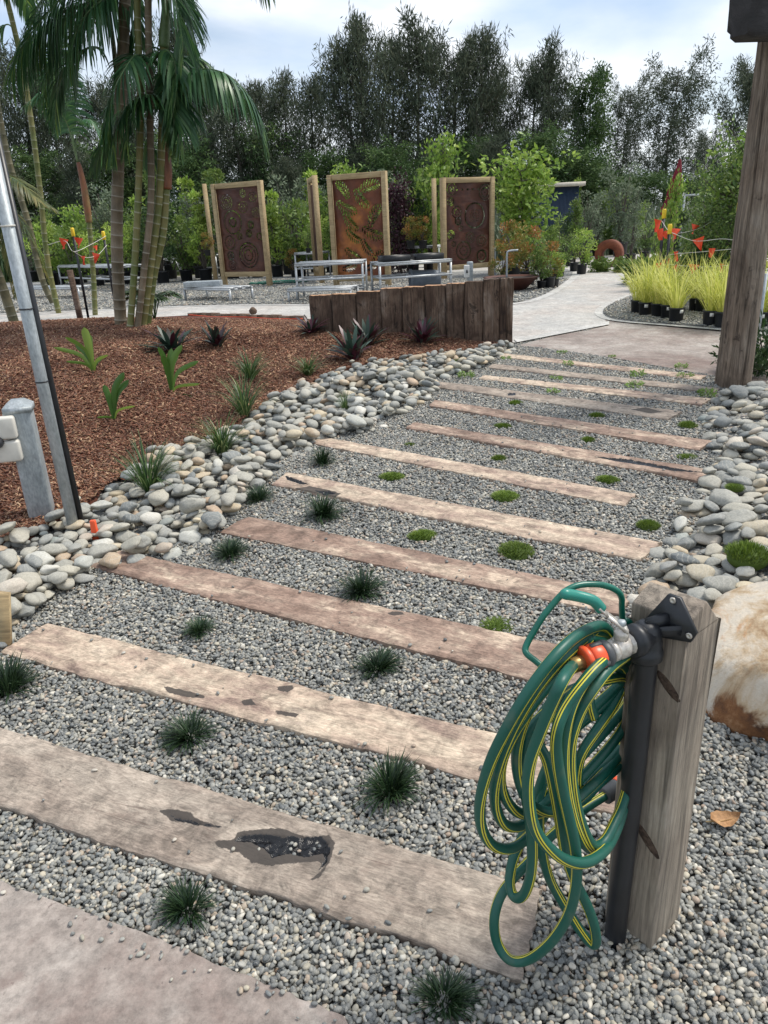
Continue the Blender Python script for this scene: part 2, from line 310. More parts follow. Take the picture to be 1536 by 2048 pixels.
M['tr_dark'] = mat_trunk('dark_palm_trunk', (.06, .06, .028), (.14, .12, .06), (.27, .25, .19))
M['shaft'] = mat_n('rusty_crownshaft', [(.3, (.10, .035, .022)), (.5, (.22, .085, .035)), (.7, (.15, .16, .05))], 2.5, (1, 1, .6), .5, .1)
M['shaft_g'] = mat_n('green_crownshaft', [(.3, (.07, .13, .05)), (.7, (.13, .19, .08))], 2.5, rough=.5, bmp=.1)
g_ = lambda k: [(0, tuple(x*.45 for x in k)), (.5, k), (1, tuple(min(1, x*1.75) for x in k))]
M['palm'] = mat_leaf('palm_leaflet', [(0, (.028, .085, .040)), (.6, (.065, .165, .060)), (.9, (.14, .26, .07)), (1, (.25, .36, .08))], .38, .22)
M['palm_y'] = mat_leaf('yellowing_palm_leaflet', [(0, (.035, .06, .015)), (.6, (.10, .11, .025)), (1, (.22, .18, .05))], .45, .2)
M['casu'] = mat_leaf('casuarina_needles', [(0, (.042, .058, .040)), (.5, (.085, .108, .072)), (1, (.17, .18, .12))], .8, .2, .1)
M['casu_g'] = mat_leaf('green_tree_leaves', [(0, (.028, .060, .025)), (.5, (.066, .12, .040)), (1, (.15, .22, .07))], .7, .2, .2)
M['lf_bright'] = mat_leaf('bright_green_leaves', [(0, (.09, .17, .025)), (.5, (.22, .35, .055)), (1, (.46, .56, .13))], .5, .35)
M['lf_mid'] = mat_leaf('mid_green_leaves', [(0, (.04, .085, .022)), (.5, (.10, .175, .04)), (1, (.25, .33, .08))], .5, .3)
M['lf_dark'] = mat_leaf('dark_green_leaves', [(0, (.012, .032, .012)), (.5, (.028, .062, .02)), (1, (.07, .12, .035))], .5, .25)
M['lf_grey'] = mat_leaf('grey_green_leaves', [(0, (.06, .09, .055)), (.5, (.12, .165, .10)), (1, (.24, .28, .18))], .6, .25)
M['lf_red'] = mat_leaf('red_tipped_leaves', [(0, (.06, .11, .02)), (.5, (.16, .20, .04)), (.75, (.34, .20, .05)), (1, (.46, .12, .06))], .5, .3)
M['lf_purple'] = mat_leaf('dark_purple_leaves', [(0, (.018, .008, .012)), (.6, (.05, .018, .028)), (1, (.10, .035, .045))], .5, .2)
M['lime'] = mat_leaf('lime_grass_blades', [(0, (.34, .40, .06)), (.5, (.60, .62, .13)), (1, (.80, .78, .30))], .5, .35)
M['lomandra'] = mat_leaf('strappy_green_blades', [(0, (.02, .05, .015)), (.5, (.055, .115, .03)), (.85, (.12, .19, .06)), (1, (.28, .30, .13))], .45, .25)
M['mondo'] = mat_leaf('dark_mondo_blades', [(0, (.010, .024, .012)), (.5, (.022, .05, .020)), (1, (.045, .08, .03))], .4, .1)
M['moss'] = mat_leaf('moss_tips', [(0, (.05, .09, .012)), (.5, (.12, .19, .022)), (1, (.24, .33, .05))], .7, .2)
M['sprig'] = mat_leaf('light_green_sprigs', [(0, (.10, .19, .04)), (1, (.34, .48, .14))], .6, .3)
M['clivia'] = mat_leaf('broad_strap_leaves', [(0, (.03, .08, .015)), (.5, (.075, .17, .03)), (1, (.30, .42, .08))], .35, .25)
M['rhoeo'] = mat_leaf('purple_backed_leaves', [(0, (.045, .012, .022)), (.35, (.08, .02, .035)), (.45, (.022, .045, .030)), (1, (.05, .09, .065))], .4, .1)
M['bark'] = mat_n('tree_bark', [(.3, (.05, .042, .035)), (.7, (.13, .115, .095))], 4, (3, 3, .6), .9, .5, .02)

# ------------------------------------------------------------------ mesh builder
class MB:
    def __init__(s): s.v = []; s.f = []; s.c = []; s.n = 0
    def add(s, v, f, val=0.):
        v = np.asarray(v, float).reshape(-1, 3)
        if isinstance(f, np.ndarray): F = [f+s.n]
        else:
            d = {}
            for q in f: d.setdefault(len(q), []).append(q)
            F = [np.array(a)+s.n for a in d.values()]
            if not np.isscalar(val) and len(F) > 1: val = 0.
        s.v.append(v); s.n += len(v)
        for a in F:
            s.f.append(a); s.c.append(np.full(len(a), val, float) if np.isscalar(val) else np.asarray(val, float))
        return s
    def mesh(s, name, mat, smooth=False):
        me = bpy.data.meshes.new(name); vs = np.vstack(s.v); me.vertices.add(len(vs)); me.vertices.foreach_set('co', vs.ravel().astype(np.float32))
        loops = np.concatenate([a.ravel() for a in s.f]); tot = np.concatenate([np.full(len(a), a.shape[1]) for a in s.f])
        st = np.concatenate([[0], np.cumsum(tot)[:-1]])
        me.loops.add(len(loops)); me.loops.foreach_set('vertex_index', loops.astype(np.int32))
        me.polygons.add(len(tot)); me.polygons.foreach_set('loop_start', st.astype(np.int32))
        at = me.attributes.new('v', 'FLOAT', 'FACE'); at.data.foreach_set('value', np.concatenate(s.c).astype(np.float32))
        if smooth: me.polygons.foreach_set('use_smooth', np.ones(len(tot), bool))
        me.update(calc_edges=True); me.validate()
        if mat is not None: me.materials.append(mat)
        return me
    def build(s, name, mat, parent=None, smooth=False, loc=None, auto=None):
        o = bpy.data.objects.new(name, s.mesh(name, M[mat] if isinstance(mat, str) else mat, smooth)); C.objects.link(o)
        if parent: o.parent = parent
        if loc is not None: o.location = V(loc)
        return o
    def box(s, c, sz, ax=None, val=0., taper=1.):
        """box centred at c, sizes sz, axes rows ax"""
        ax = np.eye(3) if ax is None else np.asarray(ax); c = np.asarray(c, float); h = np.asarray(sz)/2
        v = []
        for z in (-1, 1):
            k = taper if z > 0 else 1
            for x, y in ((-1, -1), (1, -1), (1, 1), (-1, 1)): v.append(c+ax[0]*x*h[0]*k+ax[1]*y*h[1]*k+ax[2]*z*h[2])
        s.add(v, np.array([(0, 3, 2, 1), (4, 5, 6, 7), (0, 1, 5, 4), (1, 2, 6, 5), (2, 3, 7, 6), (3, 0, 4, 7)]), val); return s
    def bar(s, a, b, w, h=None, val=0., upv=(0, 0, 1)):
        a = np.asarray(a, float); b = np.asarray(b, float); h = h or w; d = b-a; L = np.linalg.norm(d); d = d/L
        u = np.asarray(upv, float)
        if abs(d@u) > .97: u = np.array([1., 0, 0])
        x = np.cross(u, d); x /= np.linalg.norm(x); y = np.cross(d, x)
        return s.box((a+b)/2, (L, w, h), [d, x, y], val)
    def tube(s, pts, r, n=8, cap=True, val=0., twist=0, sect=None, ringval=None):
        pts = np.asarray(pts, float); m = len(pts); r = np.full(m, r) if np.isscalar(r) else np.asarray(r)
        tg = np.gradient(pts, axis=0); tg /= np.linalg.norm(tg, axis=1)[:, None]+1e-12
        u = np.array([0, 0, 1.]) if abs(tg[0][2]) < .9 else np.array([1., 0, 0])
        fr = []
        for i in range(m):
            u = u-tg[i]*(u@tg[i]); u /= np.linalg.norm(u)+1e-12; fr.append((u, np.cross(tg[i], u)))
        A = np.arange(n)*2*np.pi/n; v = []
        for i in range(m):
            a = A+twist*i; v.append(pts[i]+r[i]*(np.cos(a)[:, None]*fr[i][0]+np.sin(a)[:, None]*fr[i][1]))
        v = np.vstack(v); i, j = np.meshgrid(np.arange(m-1), np.arange(n), indexing='ij'); j2 = (j+1) % n
        q = np.stack([i*n+j, i*n+j2, (i+1)*n+j2, (i+1)*n+j], -1).reshape(-1, 4)
        if sect is not None: vals = np.asarray(sect)[j.ravel()]
        elif ringval is not None: vals = np.asarray(ringval)[i.ravel()]
        else: vals = np.full(len(q), val)
        base = s.n; s.add(v, q, vals)
        if cap:
            s.f.append(np.array([list(range(n))[::-1]])+base); s.c.append(np.array([0.]))
            s.f.append(np.array([list(range(n))])+base+(m-1)*n); s.c.append(np.array([0.]))
        return s
    def lathe(s, prof, c=(0, 0, 0), ax=None, n=16, val=0.):
        """prof: (r, h) along axis ax (rows x,y,z)"""
        ax = np.eye(3) if ax is None else np.asarray(ax); c = np.asarray(c, float); A = np.arange(n)*2*np.pi/n; v = []
        for r, h in prof: v.append(c+ax[2]*h+r*(np.cos(A)[:, None]*ax[0]+np.sin(A)[:, None]*ax[1]))
        m = len(prof); i, j = np.meshgrid(np.arange(m-1), np.arange(n), indexing='ij'); j2 = (j+1) % n
        q = np.stack([i*n+j, i*n+j2, (i+1)*n+j2, (i+1)*n+j], -1).reshape(-1, 4); base = s.n
        s.add(np.vstack(v), q, val)
        s.f.append(np.array([list(range(n))[::-1]])+base); s.c.append(np.array([float(val)]))
        s.f.append(np.array([list(range(n))])+base+(m-1)*n); s.c.append(np.array([float(val)])); return s
    def leaves(s, Pn, D, L, w, val, up=None):
        """rhombic leaves: base P, direction D, arrays"""
        n = len(Pn); D = D/(np.linalg.norm(D, axis=1)[:, None]+1e-9); L = np.broadcast_to(L, n)[:, None]; w = np.broadcast_to(w, n)[:, None]
        r = rng.normal(size=(n, 3)) if up is None else up
        sd = np.cross(D, r); sd /= np.linalg.norm(sd, axis=1)[:, None]+1e-9
        v = np.stack([Pn, Pn+D*L*.5+sd*w/2, Pn+D*L, Pn+D*L*.5-sd*w/2], 1).reshape(-1, 3)
        s.add(v, np.arange(4*n).reshape(n, 4), np.broadcast_to(val, n)); return s
    def blades(s, Pn, az, lean, L, w, droop, val, segs=4, fold=0., tipw=.12):
        """strap blades: arcs from base points"""
        n = len(Pn); az = np.broadcast_to(az, n); lean = np.broadcast_to(lean, n).astype(float); L = np.broadcast_to(L, n); w = np.broadcast_to(w, n); droop = np.broadcast_to(droop, n)
        h = np.stack([np.cos(az), np.sin(az), 0*az], 1); sd = np.stack([-np.sin(az), np.cos(az), 0*az], 1)
        p = Pn.copy(); V_ = []
        for k in range(segs+1):
            t = k/segs; ww = w*(.55+1.2*t*(1-t)*1.5 if t < 1 else 0); ww = w*np.interp(t, [0, .35, .75, 1], [.6, 1, .75, tipw])
            V_.append(p-sd*ww[:, None]/2); V_.append(p+sd*ww[:, None]/2)
            a = lean+droop*(t+.5/segs)**1.5
            p = p+(h*np.sin(a)[:, None]+np.array([0, 0, 1])*np.cos(a)[:, None])*(L/segs)[:, None]
        v = np.stack(V_, 1).reshape(-1, 3); m = 2*(segs+1); b0 = np.arange(n)[:, None]*m
        q = np.stack([np.stack([b0[:, 0]+2*k, b0[:, 0]+2*k+1, b0[:, 0]+2*k+3, b0[:, 0]+2*k+2], 1) for k in range(segs)], 1).reshape(-1, 4)
        s.add(v, q, np.repeat(np.broadcast_to(val, n), segs)); return s
def tag(o, label=None, cat=None, group=None, kind=None):
    for k, v in (('label', label), ('category', cat), ('group', group), ('kind', kind)):
        if v: o[k] = v
    return o
def thing(name, label, cat, loc=(0, 0, 0), rz=0, group=None):
    o = bpy.data.objects.new(name, None); C.objects.link(o); o.location = V(loc); o.rotation_euler = (0, 0, rz); o.empty_display_size = .1
    return tag(o, label, cat, group)
def dup(o, loc=None, rz=None, sc=None, label=None, group=None):
    def cp(o, par):
        c = o.copy(); C.objects.link(c)
        if par: c.parent = par
        for ch in [x for x in o.children]: cp(ch, c)
        return c
    c = cp(o, None)
    if loc is not None: c.location = V(loc)
    if rz is not None: c.rotation_euler = (0, 0, rz)
    if sc is not None: c.scale = (sc,)*3 if np.isscalar(sc) else sc
    if label: c['label'] = label
    if group: c['group'] = group
    return c
class Pool:
    """first use takes the original, later ones copies"""
    def __init__(s, objs): s.o = objs; s.u = [False]*len(objs)
    def put(s, i, loc, rz, sc, label, group=None):
        if not s.u[i]:
            s.u[i] = True; o = s.o[i]; o.location = V(loc); o.rotation_euler = (0, 0, rz); o.scale = (sc,)*3 if np.isscalar(sc) else sc
            o['label'] = label
            if group: o['group'] = group
            return o
        return dup(s.o[i], loc, rz, sc, label, group)

# ------------------------------------------------------------------ GN scatter
def scatter(name, pts, rot, scl, variants, label, cat=None, seed=0):
    me = bpy.data.meshes.new(name); me.vertices.add(len(pts)); me.vertices.foreach_set('co', np.asarray(pts, np.float32).ravel())
    for nm, a in (('rot', rot), ('scl', scl)):
        at = me.attributes.new(nm, 'FLOAT_VECTOR', 'POINT'); at.data.foreach_set('vector', np.asarray(a, np.float32).ravel())
    o = bpy.data.objects.new(name, me); C.objects.link(o)
    col = bpy.data.collections.new(name+'_source')
    for vme in variants:
        q = bpy.data.objects.new(vme.name, vme); col.objects.link(q)
    g = bpy.data.node_groups.new(name+'_scatter', 'GeometryNodeTree')
    g.interface.new_socket('Geometry', in_out='INPUT', socket_type='NodeSocketGeometry'); g.interface.new_socket('Geometry', in_out='OUTPUT', socket_type='NodeSocketGeometry')
    gi = g.nodes.new('NodeGroupInput'); go = g.nodes.new('NodeGroupOutput'); ip = g.nodes.new('GeometryNodeInstanceOnPoints')
    ci = g.nodes.new('GeometryNodeCollectionInfo'); ci.inputs['Collection'].default_value = col; ci.inputs['Separate Children'].default_value = True; ci.inputs['Reset Children'].default_value = True
    ri = g.nodes.new('FunctionNodeRandomValue'); ri.data_type = 'INT'; 
    for sck in ri.inputs:
        if sck.type == 'INT' and sck.name == 'Min': sck.default_value = 0
        if sck.type == 'INT' and sck.name == 'Max': sck.default_value = len(variants)-1
        if sck.name == 'Seed': sck.default_value = seed
    def nat(n):
        a = g.nodes.new('GeometryNodeInputNamedAttribute'); a.data_type = 'FLOAT_VECTOR'; a.inputs['Name'].default_value = n; return a.outputs[0]
    e = g.nodes.new('FunctionNodeEulerToRotation'); L = g.links.new
    L(gi.outputs[0], ip.inputs['Points']); L(ci.outputs[0], ip.inputs['Instance']); ip.inputs['Pick Instance'].default_value = True
    ro = [x for x in ri.outputs if x.type == 'INT'][0]; L(ro, ip.inputs['Instance Index'])
    L(nat('rot'), e.inputs[0]); L(e.outputs[0], ip.inputs['Rotation']); L(nat('scl'), ip.inputs['Scale']); L(ip.outputs[0], go.inputs[0])
    md = o.modifiers.new('scatter', 'NODES'); md.node_group = g
    tag(o, label, cat, kind='stuff'); return o
def ico(sub):
    import bmesh
    bm = bmesh.new(); bmesh.ops.create_icosphere(bm, subdivisions=sub, radius=1)
    v = np.array([x.co[:] for x in bm.verts]); f = np.array([[q.index for q in p.verts] for p in bm.faces]); bm.free(); return v, f
ICO = {k: ico(k) for k in (1, 2, 3, 4)}
def stone_mesh(name, mat, sub, sc, seed, amp=.18, flatten=True, box=.0, cuts=0):
    v, f = ICO[sub]; v = v.copy(); off = Vector((seed*7.3, seed*3.1, seed*1.7))
    d = np.array([noise.noise(Vector(p)*1.1+off)+.35*noise.noise(Vector(p)*2.4+off) for p in v]); v = v*(1+amp*d)[:, None]
    r__ = np.random.default_rng(seed+900)
    for _ in range(cuts):
        dr = r__.normal(size=3); dr /= np.linalg.norm(dr); lim = r__.uniform(.62, .85); k = v@dr; v = v-np.outer(np.maximum(0, k-lim)*.82, dr)
    if box: v = np.sign(v)*np.abs(v)**(1-box)
    mb = MB(); mb.add(v*np.array(sc), f); return mb.mesh(name, M[mat], True)

# ================================================================== SETTING
def sheet(name, poly, zoff, mat, kind='structure', thick=0, sub=None, label=None, parent=None, res=None):
    """flat polygon following the ground"""
    import bmesh
    bm = bmesh.new(); vs = [bm.verts.new((x, y, 0)) for x, y in poly]; fc = bm.faces.new(vs)
    if fc.normal.z < 0: fc.normal_flip()
    if thick:
        r = bmesh.ops.extrude_face_region(bm, geom=[fc]); nv = [g for g in r['geom'] if isinstance(g, bmesh.types.BMVert)]
        bmesh.ops.translate(bm, verts=nv, vec=(0, 0, thick))
    bmesh.ops.triangulate(bm, faces=bm.faces[:])
    bm.normal_update()
    for v in bm.verts: v.co.z += float(G0(v.co.x, v.co.y))+zoff
    bmesh.ops.recalc_face_normals(bm, faces=bm.faces[:])
    me = bpy.data.meshes.new(name); bm.to_mesh(me); bm.free(); me.materials.append(M[mat])
    o = bpy.data.objects.new(name, me); C.objects.link(o); o['kind'] = kind
    if parent: o.parent = parent
    return o
def grid_obj(name, xs, ys, f, mat, kind='structure', mask=None):
    X, Y = np.meshgrid(xs, ys, indexing='ij'); Z = f(X, Y); n, m = X.shape; v = np.stack([X, Y, Z], -1).reshape(-1, 3)
    i, j = np.meshgrid(np.arange(n-1), np.arange(m-1), indexing='ij'); q = np.stack([i*m+j, (i+1)*m+j, (i+1)*m+j+1, i*m+j+1], -1).reshape(-1, 4)
    if mask is not None:
        cx = v[q].mean(1); q = q[mask(cx[:, 0], cx[:, 1])]
    mb = MB(); mb.add(v, q); o = mb.build(name, mat, smooth=True); o['kind'] = kind; return o
gx = np.concatenate([[-600, -200, -80, -40, -20], np.arange(-12, 12.1, 1), [20, 40, 80, 200, 600]]); gy = np.concatenate([[-60, -20, -5], np.arange(-2, 12.1, .5), [16, 30, 50, 100, 300, 900]])
grid_obj('ground', gx, gy, lambda x, y: G0(x, y)-.06, 'earth')
grid_obj('gravel_bed', np.arange(-9, 7.01, .1), np.arange(-1, 10.01, .1), lambda x, y: G0(x, y)-.012, 'gravel_base')
grid_obj('mulch_bed', np.arange(-9, 1.7, .08), np.arange(1.6, 12.4, .08), lambda x, y: G0(x, y)+mound(x, y)-.004, 'mulch', mask=lambda x, y: inpoly(x, y, BEDP))
grid_obj('stone_bank_soil', np.arange(.8, 6.5, .1), np.arange(1.6, 7.5, .1), lambda x, y: G0(x, y)+bank(x, y)-.01, 'gravel_base', mask=lambda x, y: inpoly(x, y, RBP))
# concrete yard and paths (flat part)
F0 = W2([(1036, 693), (1100, 700), (1250, 722), (1440, 757), (1560, 775)])
apron = np.vstack([F0, [5.5, 4.2], [9, 4.2], [9, 9.0], [3.0, 9.9], W2([(1222, 655)]), [2.0, 8.6]])
yard = np.vstack([[1.55, 8.25], [1.9, 8.55], W2([(1218, 652)])+[0, .05], [3.0, 9.95], [9, 9.05], [30, 9], [30, 24.5], [-30, 24.5], [-30, 12.65], [-9, 12.65], E0_+[0, .04], E1_+[.05, .05], [.4, 9.7], [1.0, 8.8]])
sheet('concrete_yard', yard, .016, 'conc')
sheet('concrete_apron', apron, .012, 'conc_pink')
# island gravel with kerbs
def ring(poly, w):
    """inset polygon"""
    n = len(poly); out = []
    ar = sum(poly[i][0]*poly[(i+1) % n][1]-poly[(i+1) % n][0]*poly[i][1] for i in range(n)); sgn = 1 if ar > 0 else -1
    for i in range(n):
        a, b, c = np.array(poly[i-1]), np.array(poly[i]), np.array(poly[(i+1) % n])
        e1 = (b-a)/np.linalg.norm(b-a); e2 = (c-b)/np.linalg.norm(c-b); nrm = np.array([-(e1+e2)[1], (e1+e2)[0]]); nrm /= np.linalg.norm(nrm)+1e-9
        k = max(.5, np.dot(nrm, [-e1[1], e1[0]])); out.append(b+sgn*nrm*w/k)
    return np.array(out)
def smooth_poly(p, it=2):
    p = np.array(p, float)
    for _ in range(it):
        q = np.roll(p, -1, 0); p = np.stack([.75*p+.25*q, .25*p+.75*q], 1).reshape(-1, 2)
    return p
islA = smooth_poly(W2([(1100, 597), (1145, 568), (1163, 548), (1150, 538), (1080, 536), (1000, 541), (850, 547), (600, 553), (300, 560), (-200, 572), (-300, 640), (0, 632), (400, 613), (640, 613), (900, 618), (1040, 612)]), 2)
islB = smooth_poly(W2([(1186, 632), (1193, 618), (1225, 603), (1262, 590), (1330, 585), (1480, 588), (1800, 600), (1800, 712), (1536, 672), (1340, 655), (1215, 645)]), 2)
for nm, pl, kw in (('gravel_island', islA, .16), ('gravel_island', islB, .11)):
    sheet('kerb_band', pl, .021, 'kerb'); sheet(nm, ring(pl, kw), .026, 'gravel_far')
# joint band between apron and path
a = W2([(1034, 689), (1218, 653), (1218, 646), (1028, 683)]); sheet('concrete_joint', a, .026, 'kerb')
for q in ([(1040, 640), (1190, 622), (1192, 620), (1040, 637)], [(1075, 598), (1240, 583), (1240, 581), (1075, 596)]):
    pass
# near concrete slab
slab = np.vstack([W2([(-60, 1752), (0, 1775), (150, 1830), (330, 1895), (480, 1962), (590, 2005), (690, 2050)]), [.05, .75], [.5, .2], [-2.5, -.5], [-2.5, 1.6]])
slab = np.array([slab[i]+(slab[(i+1) % len(slab)]-slab[i])*t+(0 if t == 0 else np.array([noise.noise(Vector((i*3.1, t*6, 0))), noise.noise(Vector((i*3.1, t*6, 5)))])*.007) for i in range(len(slab)) for t in np.linspace(0, .92, 13)])
sheet('concrete_slab', slab, -.03, 'conc_pink', thick=.055)

# ================================================================== SLEEPERS set in the path
SL = {1: ((-95, 1432), (1082, 1790), (1045, 1972), (-95, 1588)), 2: ((100, 1255), (1262, 1545), (1228, 1640), (5, 1312)), 3: ((245, 1108), (1230, 1322), (1180, 1400), (187, 1140)),
      4: ((500, 1040), (1265, 1198), (1240, 1238), (440, 1071)), 5: ((575, 951), (1322, 1094), (1280, 1130), (545, 976)), 6: ((650, 880), (1272, 995), (1247, 1019), (620, 891)),
      7: ((830, 850), (1440, 950), (1420, 973), (812, 861)), 8: ((872, 805), (1428, 888), (1398, 906), (858, 816)), 9: ((880, 768), (1364, 829), (1335, 845), (866, 778)),
      10: ((972, 755), (1425, 803), (1402, 815), (958, 762)), 11: ((990, 732), (1440, 782), (1428, 790), (976, 739)), 12: ((1008, 711), (1415, 756), (1400, 764), (998, 717)), }
SLAB = {1: ('broad grey-brown timber sleeper nearest the camera, with a black resin blotch', 'slp_grey'), 2: ('tan mottled sleeper, second from the camera, its left end against the cobbles', 'slp_tan'),
        3: ('purplish brown sleeper, third from the camera, ending behind the tap post', 'slp_red'), 4: ('reddish sleeper with pale flakes just above the green hose, fourth from the camera', 'slp_red'),
        5: ('fifth sleeper, with a small dark wet patch near its cracked left end', 'slp_tan'), 6: ('sixth sleeper, ending short of the right-hand cobbles in a reddish end', 'slp_tan'),
        7: ('dark brown sleeper split by long black cracks near its right end', 'slp_red'), 8: ('reddish sleeper whose pale right half touches the right-hand cobbles', 'slp_red'),
        9: ('grey sleeper ending in a square cut beside a moss cushion on the right', 'slp_grey'), 10: ('narrow-looking sleeper with orange right end, tenth up the path', 'slp_tan'),
        11: ('pale thin-looking sleeper, second from the far concrete', 'slp_grey'), 12: ('farthest sleeper, right beside the concrete apron', 'slp_tan')}
SLP = {}
FEAT = {1: [('stain', [(428, 1698), (470, 1692), (475, 1678), (520, 1672), (560, 1670), (590, 1680), (625, 1690), (660, 1684), (672, 1700), (662, 1740), (640, 1772), (622, 1776), (650, 1750), (640, 1738), (590, 1742), (540, 1748), (505, 1740), (480, 1720), (445, 1712)]),
     ('pitch', [(470, 1697), (482, 1684), (530, 1682), (580, 1688), (645, 1688), (660, 1700), (655, 1722), (610, 1728), (580, 1720), (545, 1730), (530, 1712), (505, 1698)]), ('pitch', [(640, 1705), (650, 1735), (630, 1768), (626, 1770), (656, 1738), (664, 1708)]),
     ('stain', [(318, 1636), (345, 1633), (385, 1640), (395, 1650), (446, 1669), (430, 1670), (395, 1666), (370, 1660), (345, 1657)]), ('pitch', [(338, 1645), (360, 1650), (400, 1658), (445, 1669), (400, 1664), (358, 1656)])],
  5: [('stain', [(585, 986), (620, 980), (655, 987), (684, 996), (672, 1002), (635, 999), (600, 994)]), ('pitch', [(628, 989), (660, 989), (675, 996), (650, 998)]), ('pitch', [(570, 958), (600, 968), (620, 977), (600, 976), (575, 967)])],
  7: [('pitch', [(1180, 920), (1260, 926), (1340, 943), (1432, 957), (1345, 949), (1255, 934)]), ('pitch', [(1200, 937), (1270, 947), (1330, 955), (1265, 952)])],
  2: [('stain', [(556, 1385), (585, 1382), (590, 1390), (575, 1399), (556, 1393)]), ('stain', [(330, 1383), (360, 1390), (412, 1402), (414, 1410), (370, 1406), (335, 1397)]), ('stain', [(480, 1412), (505, 1410), (512, 1422), (490, 1424)]), ('stain', [(550, 1432), (600, 1440), (596, 1448), (556, 1442)])],
  9: [('pitch', [(1014, 792), (1030, 791), (1032, 796), (1016, 797)]), ('stain', [(1260, 826), (1290, 821), (1330, 832), (1300, 834)])], 3: [('stain', [(770, 1235), (800, 1233), (815, 1240), (785, 1243)])]}
def sdist(x, y, poly):
    d = pseg(x, y, np.vstack([poly, poly[:1]])); return np.where(inpoly(x, y, poly), d, -d)
def sleeper(k):
    q = W2(SL[k]); c = q.mean(0); a = ((q[1]-q[0])+(q[2]-q[3]))/2; L = np.linalg.norm(a); a /= L; n = np.array([-a[1], a[0]])
    loc = (q-c)@np.array([a, n]).T   # local coordinates of corners
    if k in (10, 11, 12): # true width
        pass
    SLP[k] = q
    nx, ny = {1: (420, 50), 2: (300, 34), 5: (260, 26), 7: (200, 22), 9: (150, 16), 3: (150, 16)}.get(k, (60, 9)); th = .05; v = []; rngk = Vector((k*5.1, k*2.3, 0))
    top = []
    for i in range(nx):
        t = i/(nx-1)
        for j in range(ny):
            u = j/(ny-1); e_ = .012/.24
            p = (1-t)*((1-u)*loc[3]+u*loc[0])+t*((1-u)*loc[2]+u*loc[1])
            if u in (0, 1) : p = p+np.array([0, (.010*noise.noise(rngk+Vector((t*9, u*3, 0)))+.006*noise.noise(rngk+Vector((t*40, u*3, 0))))])
            if i in (0, nx-1): p = p+np.array([.014*noise.noise(rngk+Vector((t*5, u*9, 3))), 0])
            e = min(u, 1-u)*(ny-1)
            w = q.mean(0)+a*p[0]+n*p[1]
            z = float(G0(*w))+.026+.004*noise.noise(rngk+Vector((t*12, u*4, 1)))-(.006*max(0, 1-min(u, 1-u)/.06)**2)
            top.append((p[0], p[1], z))
    z0 = float(G0(*c)); top = np.array(top); top[:, 2] -= z0
    wx, wy = c[0]+a[0]*top[:, 0]+n[0]*top[:, 1], c[1]+a[1]*top[:, 0]+n[1]*top[:, 1]; fd = {'stain': np.full(len(top), -.05), 'pitch': np.full(len(top), -.05)}
    for kind_, pp_ in FEAT.get(k, []): fd[kind_] = np.maximum(fd[kind_], np.clip(sdist(wx, wy, W2(pp_)), -.05, .05))
    rag = np.array([noise.noise(Vector((x_*60, y_*60, 0)))+.6*noise.noise(Vector((x_*160, y_*160, 0))) for x_, y_ in zip(wx, wy)])
    pit = sm(-.001, .008, fd['pitch']+.003*rag); top[:, 2] -= pit*(.010+.006*rag)
    bot = top.copy(); bot[:, 2] -= .07
    mb = MB(); i, j = np.meshgrid(np.arange(nx-1), np.arange(ny-1), indexing='ij'); I = lambda i, j: i*ny+j
    mb.add(np.vstack([top]), np.stack([I(i, j), I(i+1, j), I(i+1, j+1), I(i, j+1)], -1).reshape(-1, 4))
    ed = [I(i, 0) for i in range(nx)]+[I(nx-1, j) for j in range(1, ny)]+[I(i, ny-1) for i in range(nx-2, -1, -1)]+[I(0, j) for j in range(ny-2, 0, -1)]
    m = len(ed); vv = np.vstack([top[ed], bot[ed]]); mb.add(vv, [((x+1) % m, x, x+m, (x+1) % m+m) for x in range(m)])
    o = mb.build('railway_sleeper', SLAB[k][1], smooth=k in FEAT)
    for nm_ in ('stain', 'pitch'):
        at_ = o.data.attributes.new(nm_, 'FLOAT', 'POINT'); vals_ = np.full(len(o.data.vertices), -.05, np.float32); vals_[:len(top)] = fd[nm_]; at_.data.foreach_set('value', vals_)
    o.location = (c[0], c[1], z0); o.rotation_euler = (0, 0, math.atan2(a[1], a[0]))
    tag(o, SLAB[k][0], 'sleeper', 'timber sleepers set across the gravel path')
    return o
SO = {k: sleeper(k) for k in SL}
for q_ in [(520, 1712), (585, 1700), (592, 1703), (583, 1712), (600, 1716), (590, 1722), (635, 1700), (640, 1706), (630, 1712)]:
    p_ = hit0(*q_); o = bpy.data.objects.new('loose_pebble', stone_mesh('loose_pebble', 'pebble', 2, (1, .75, .5), q_[0], .22)); C.objects.link(o); o.location = (p_[0], p_[1], p_[2]+.024); o.scale = (random.uniform(.004, .008),)*3; o.rotation_euler = (0, 0, q_[0]); tag(o, 'small pale pebble caught in the black resin blotch on the nearest sleeper', 'pebble', 'pebbles in the resin blotch')

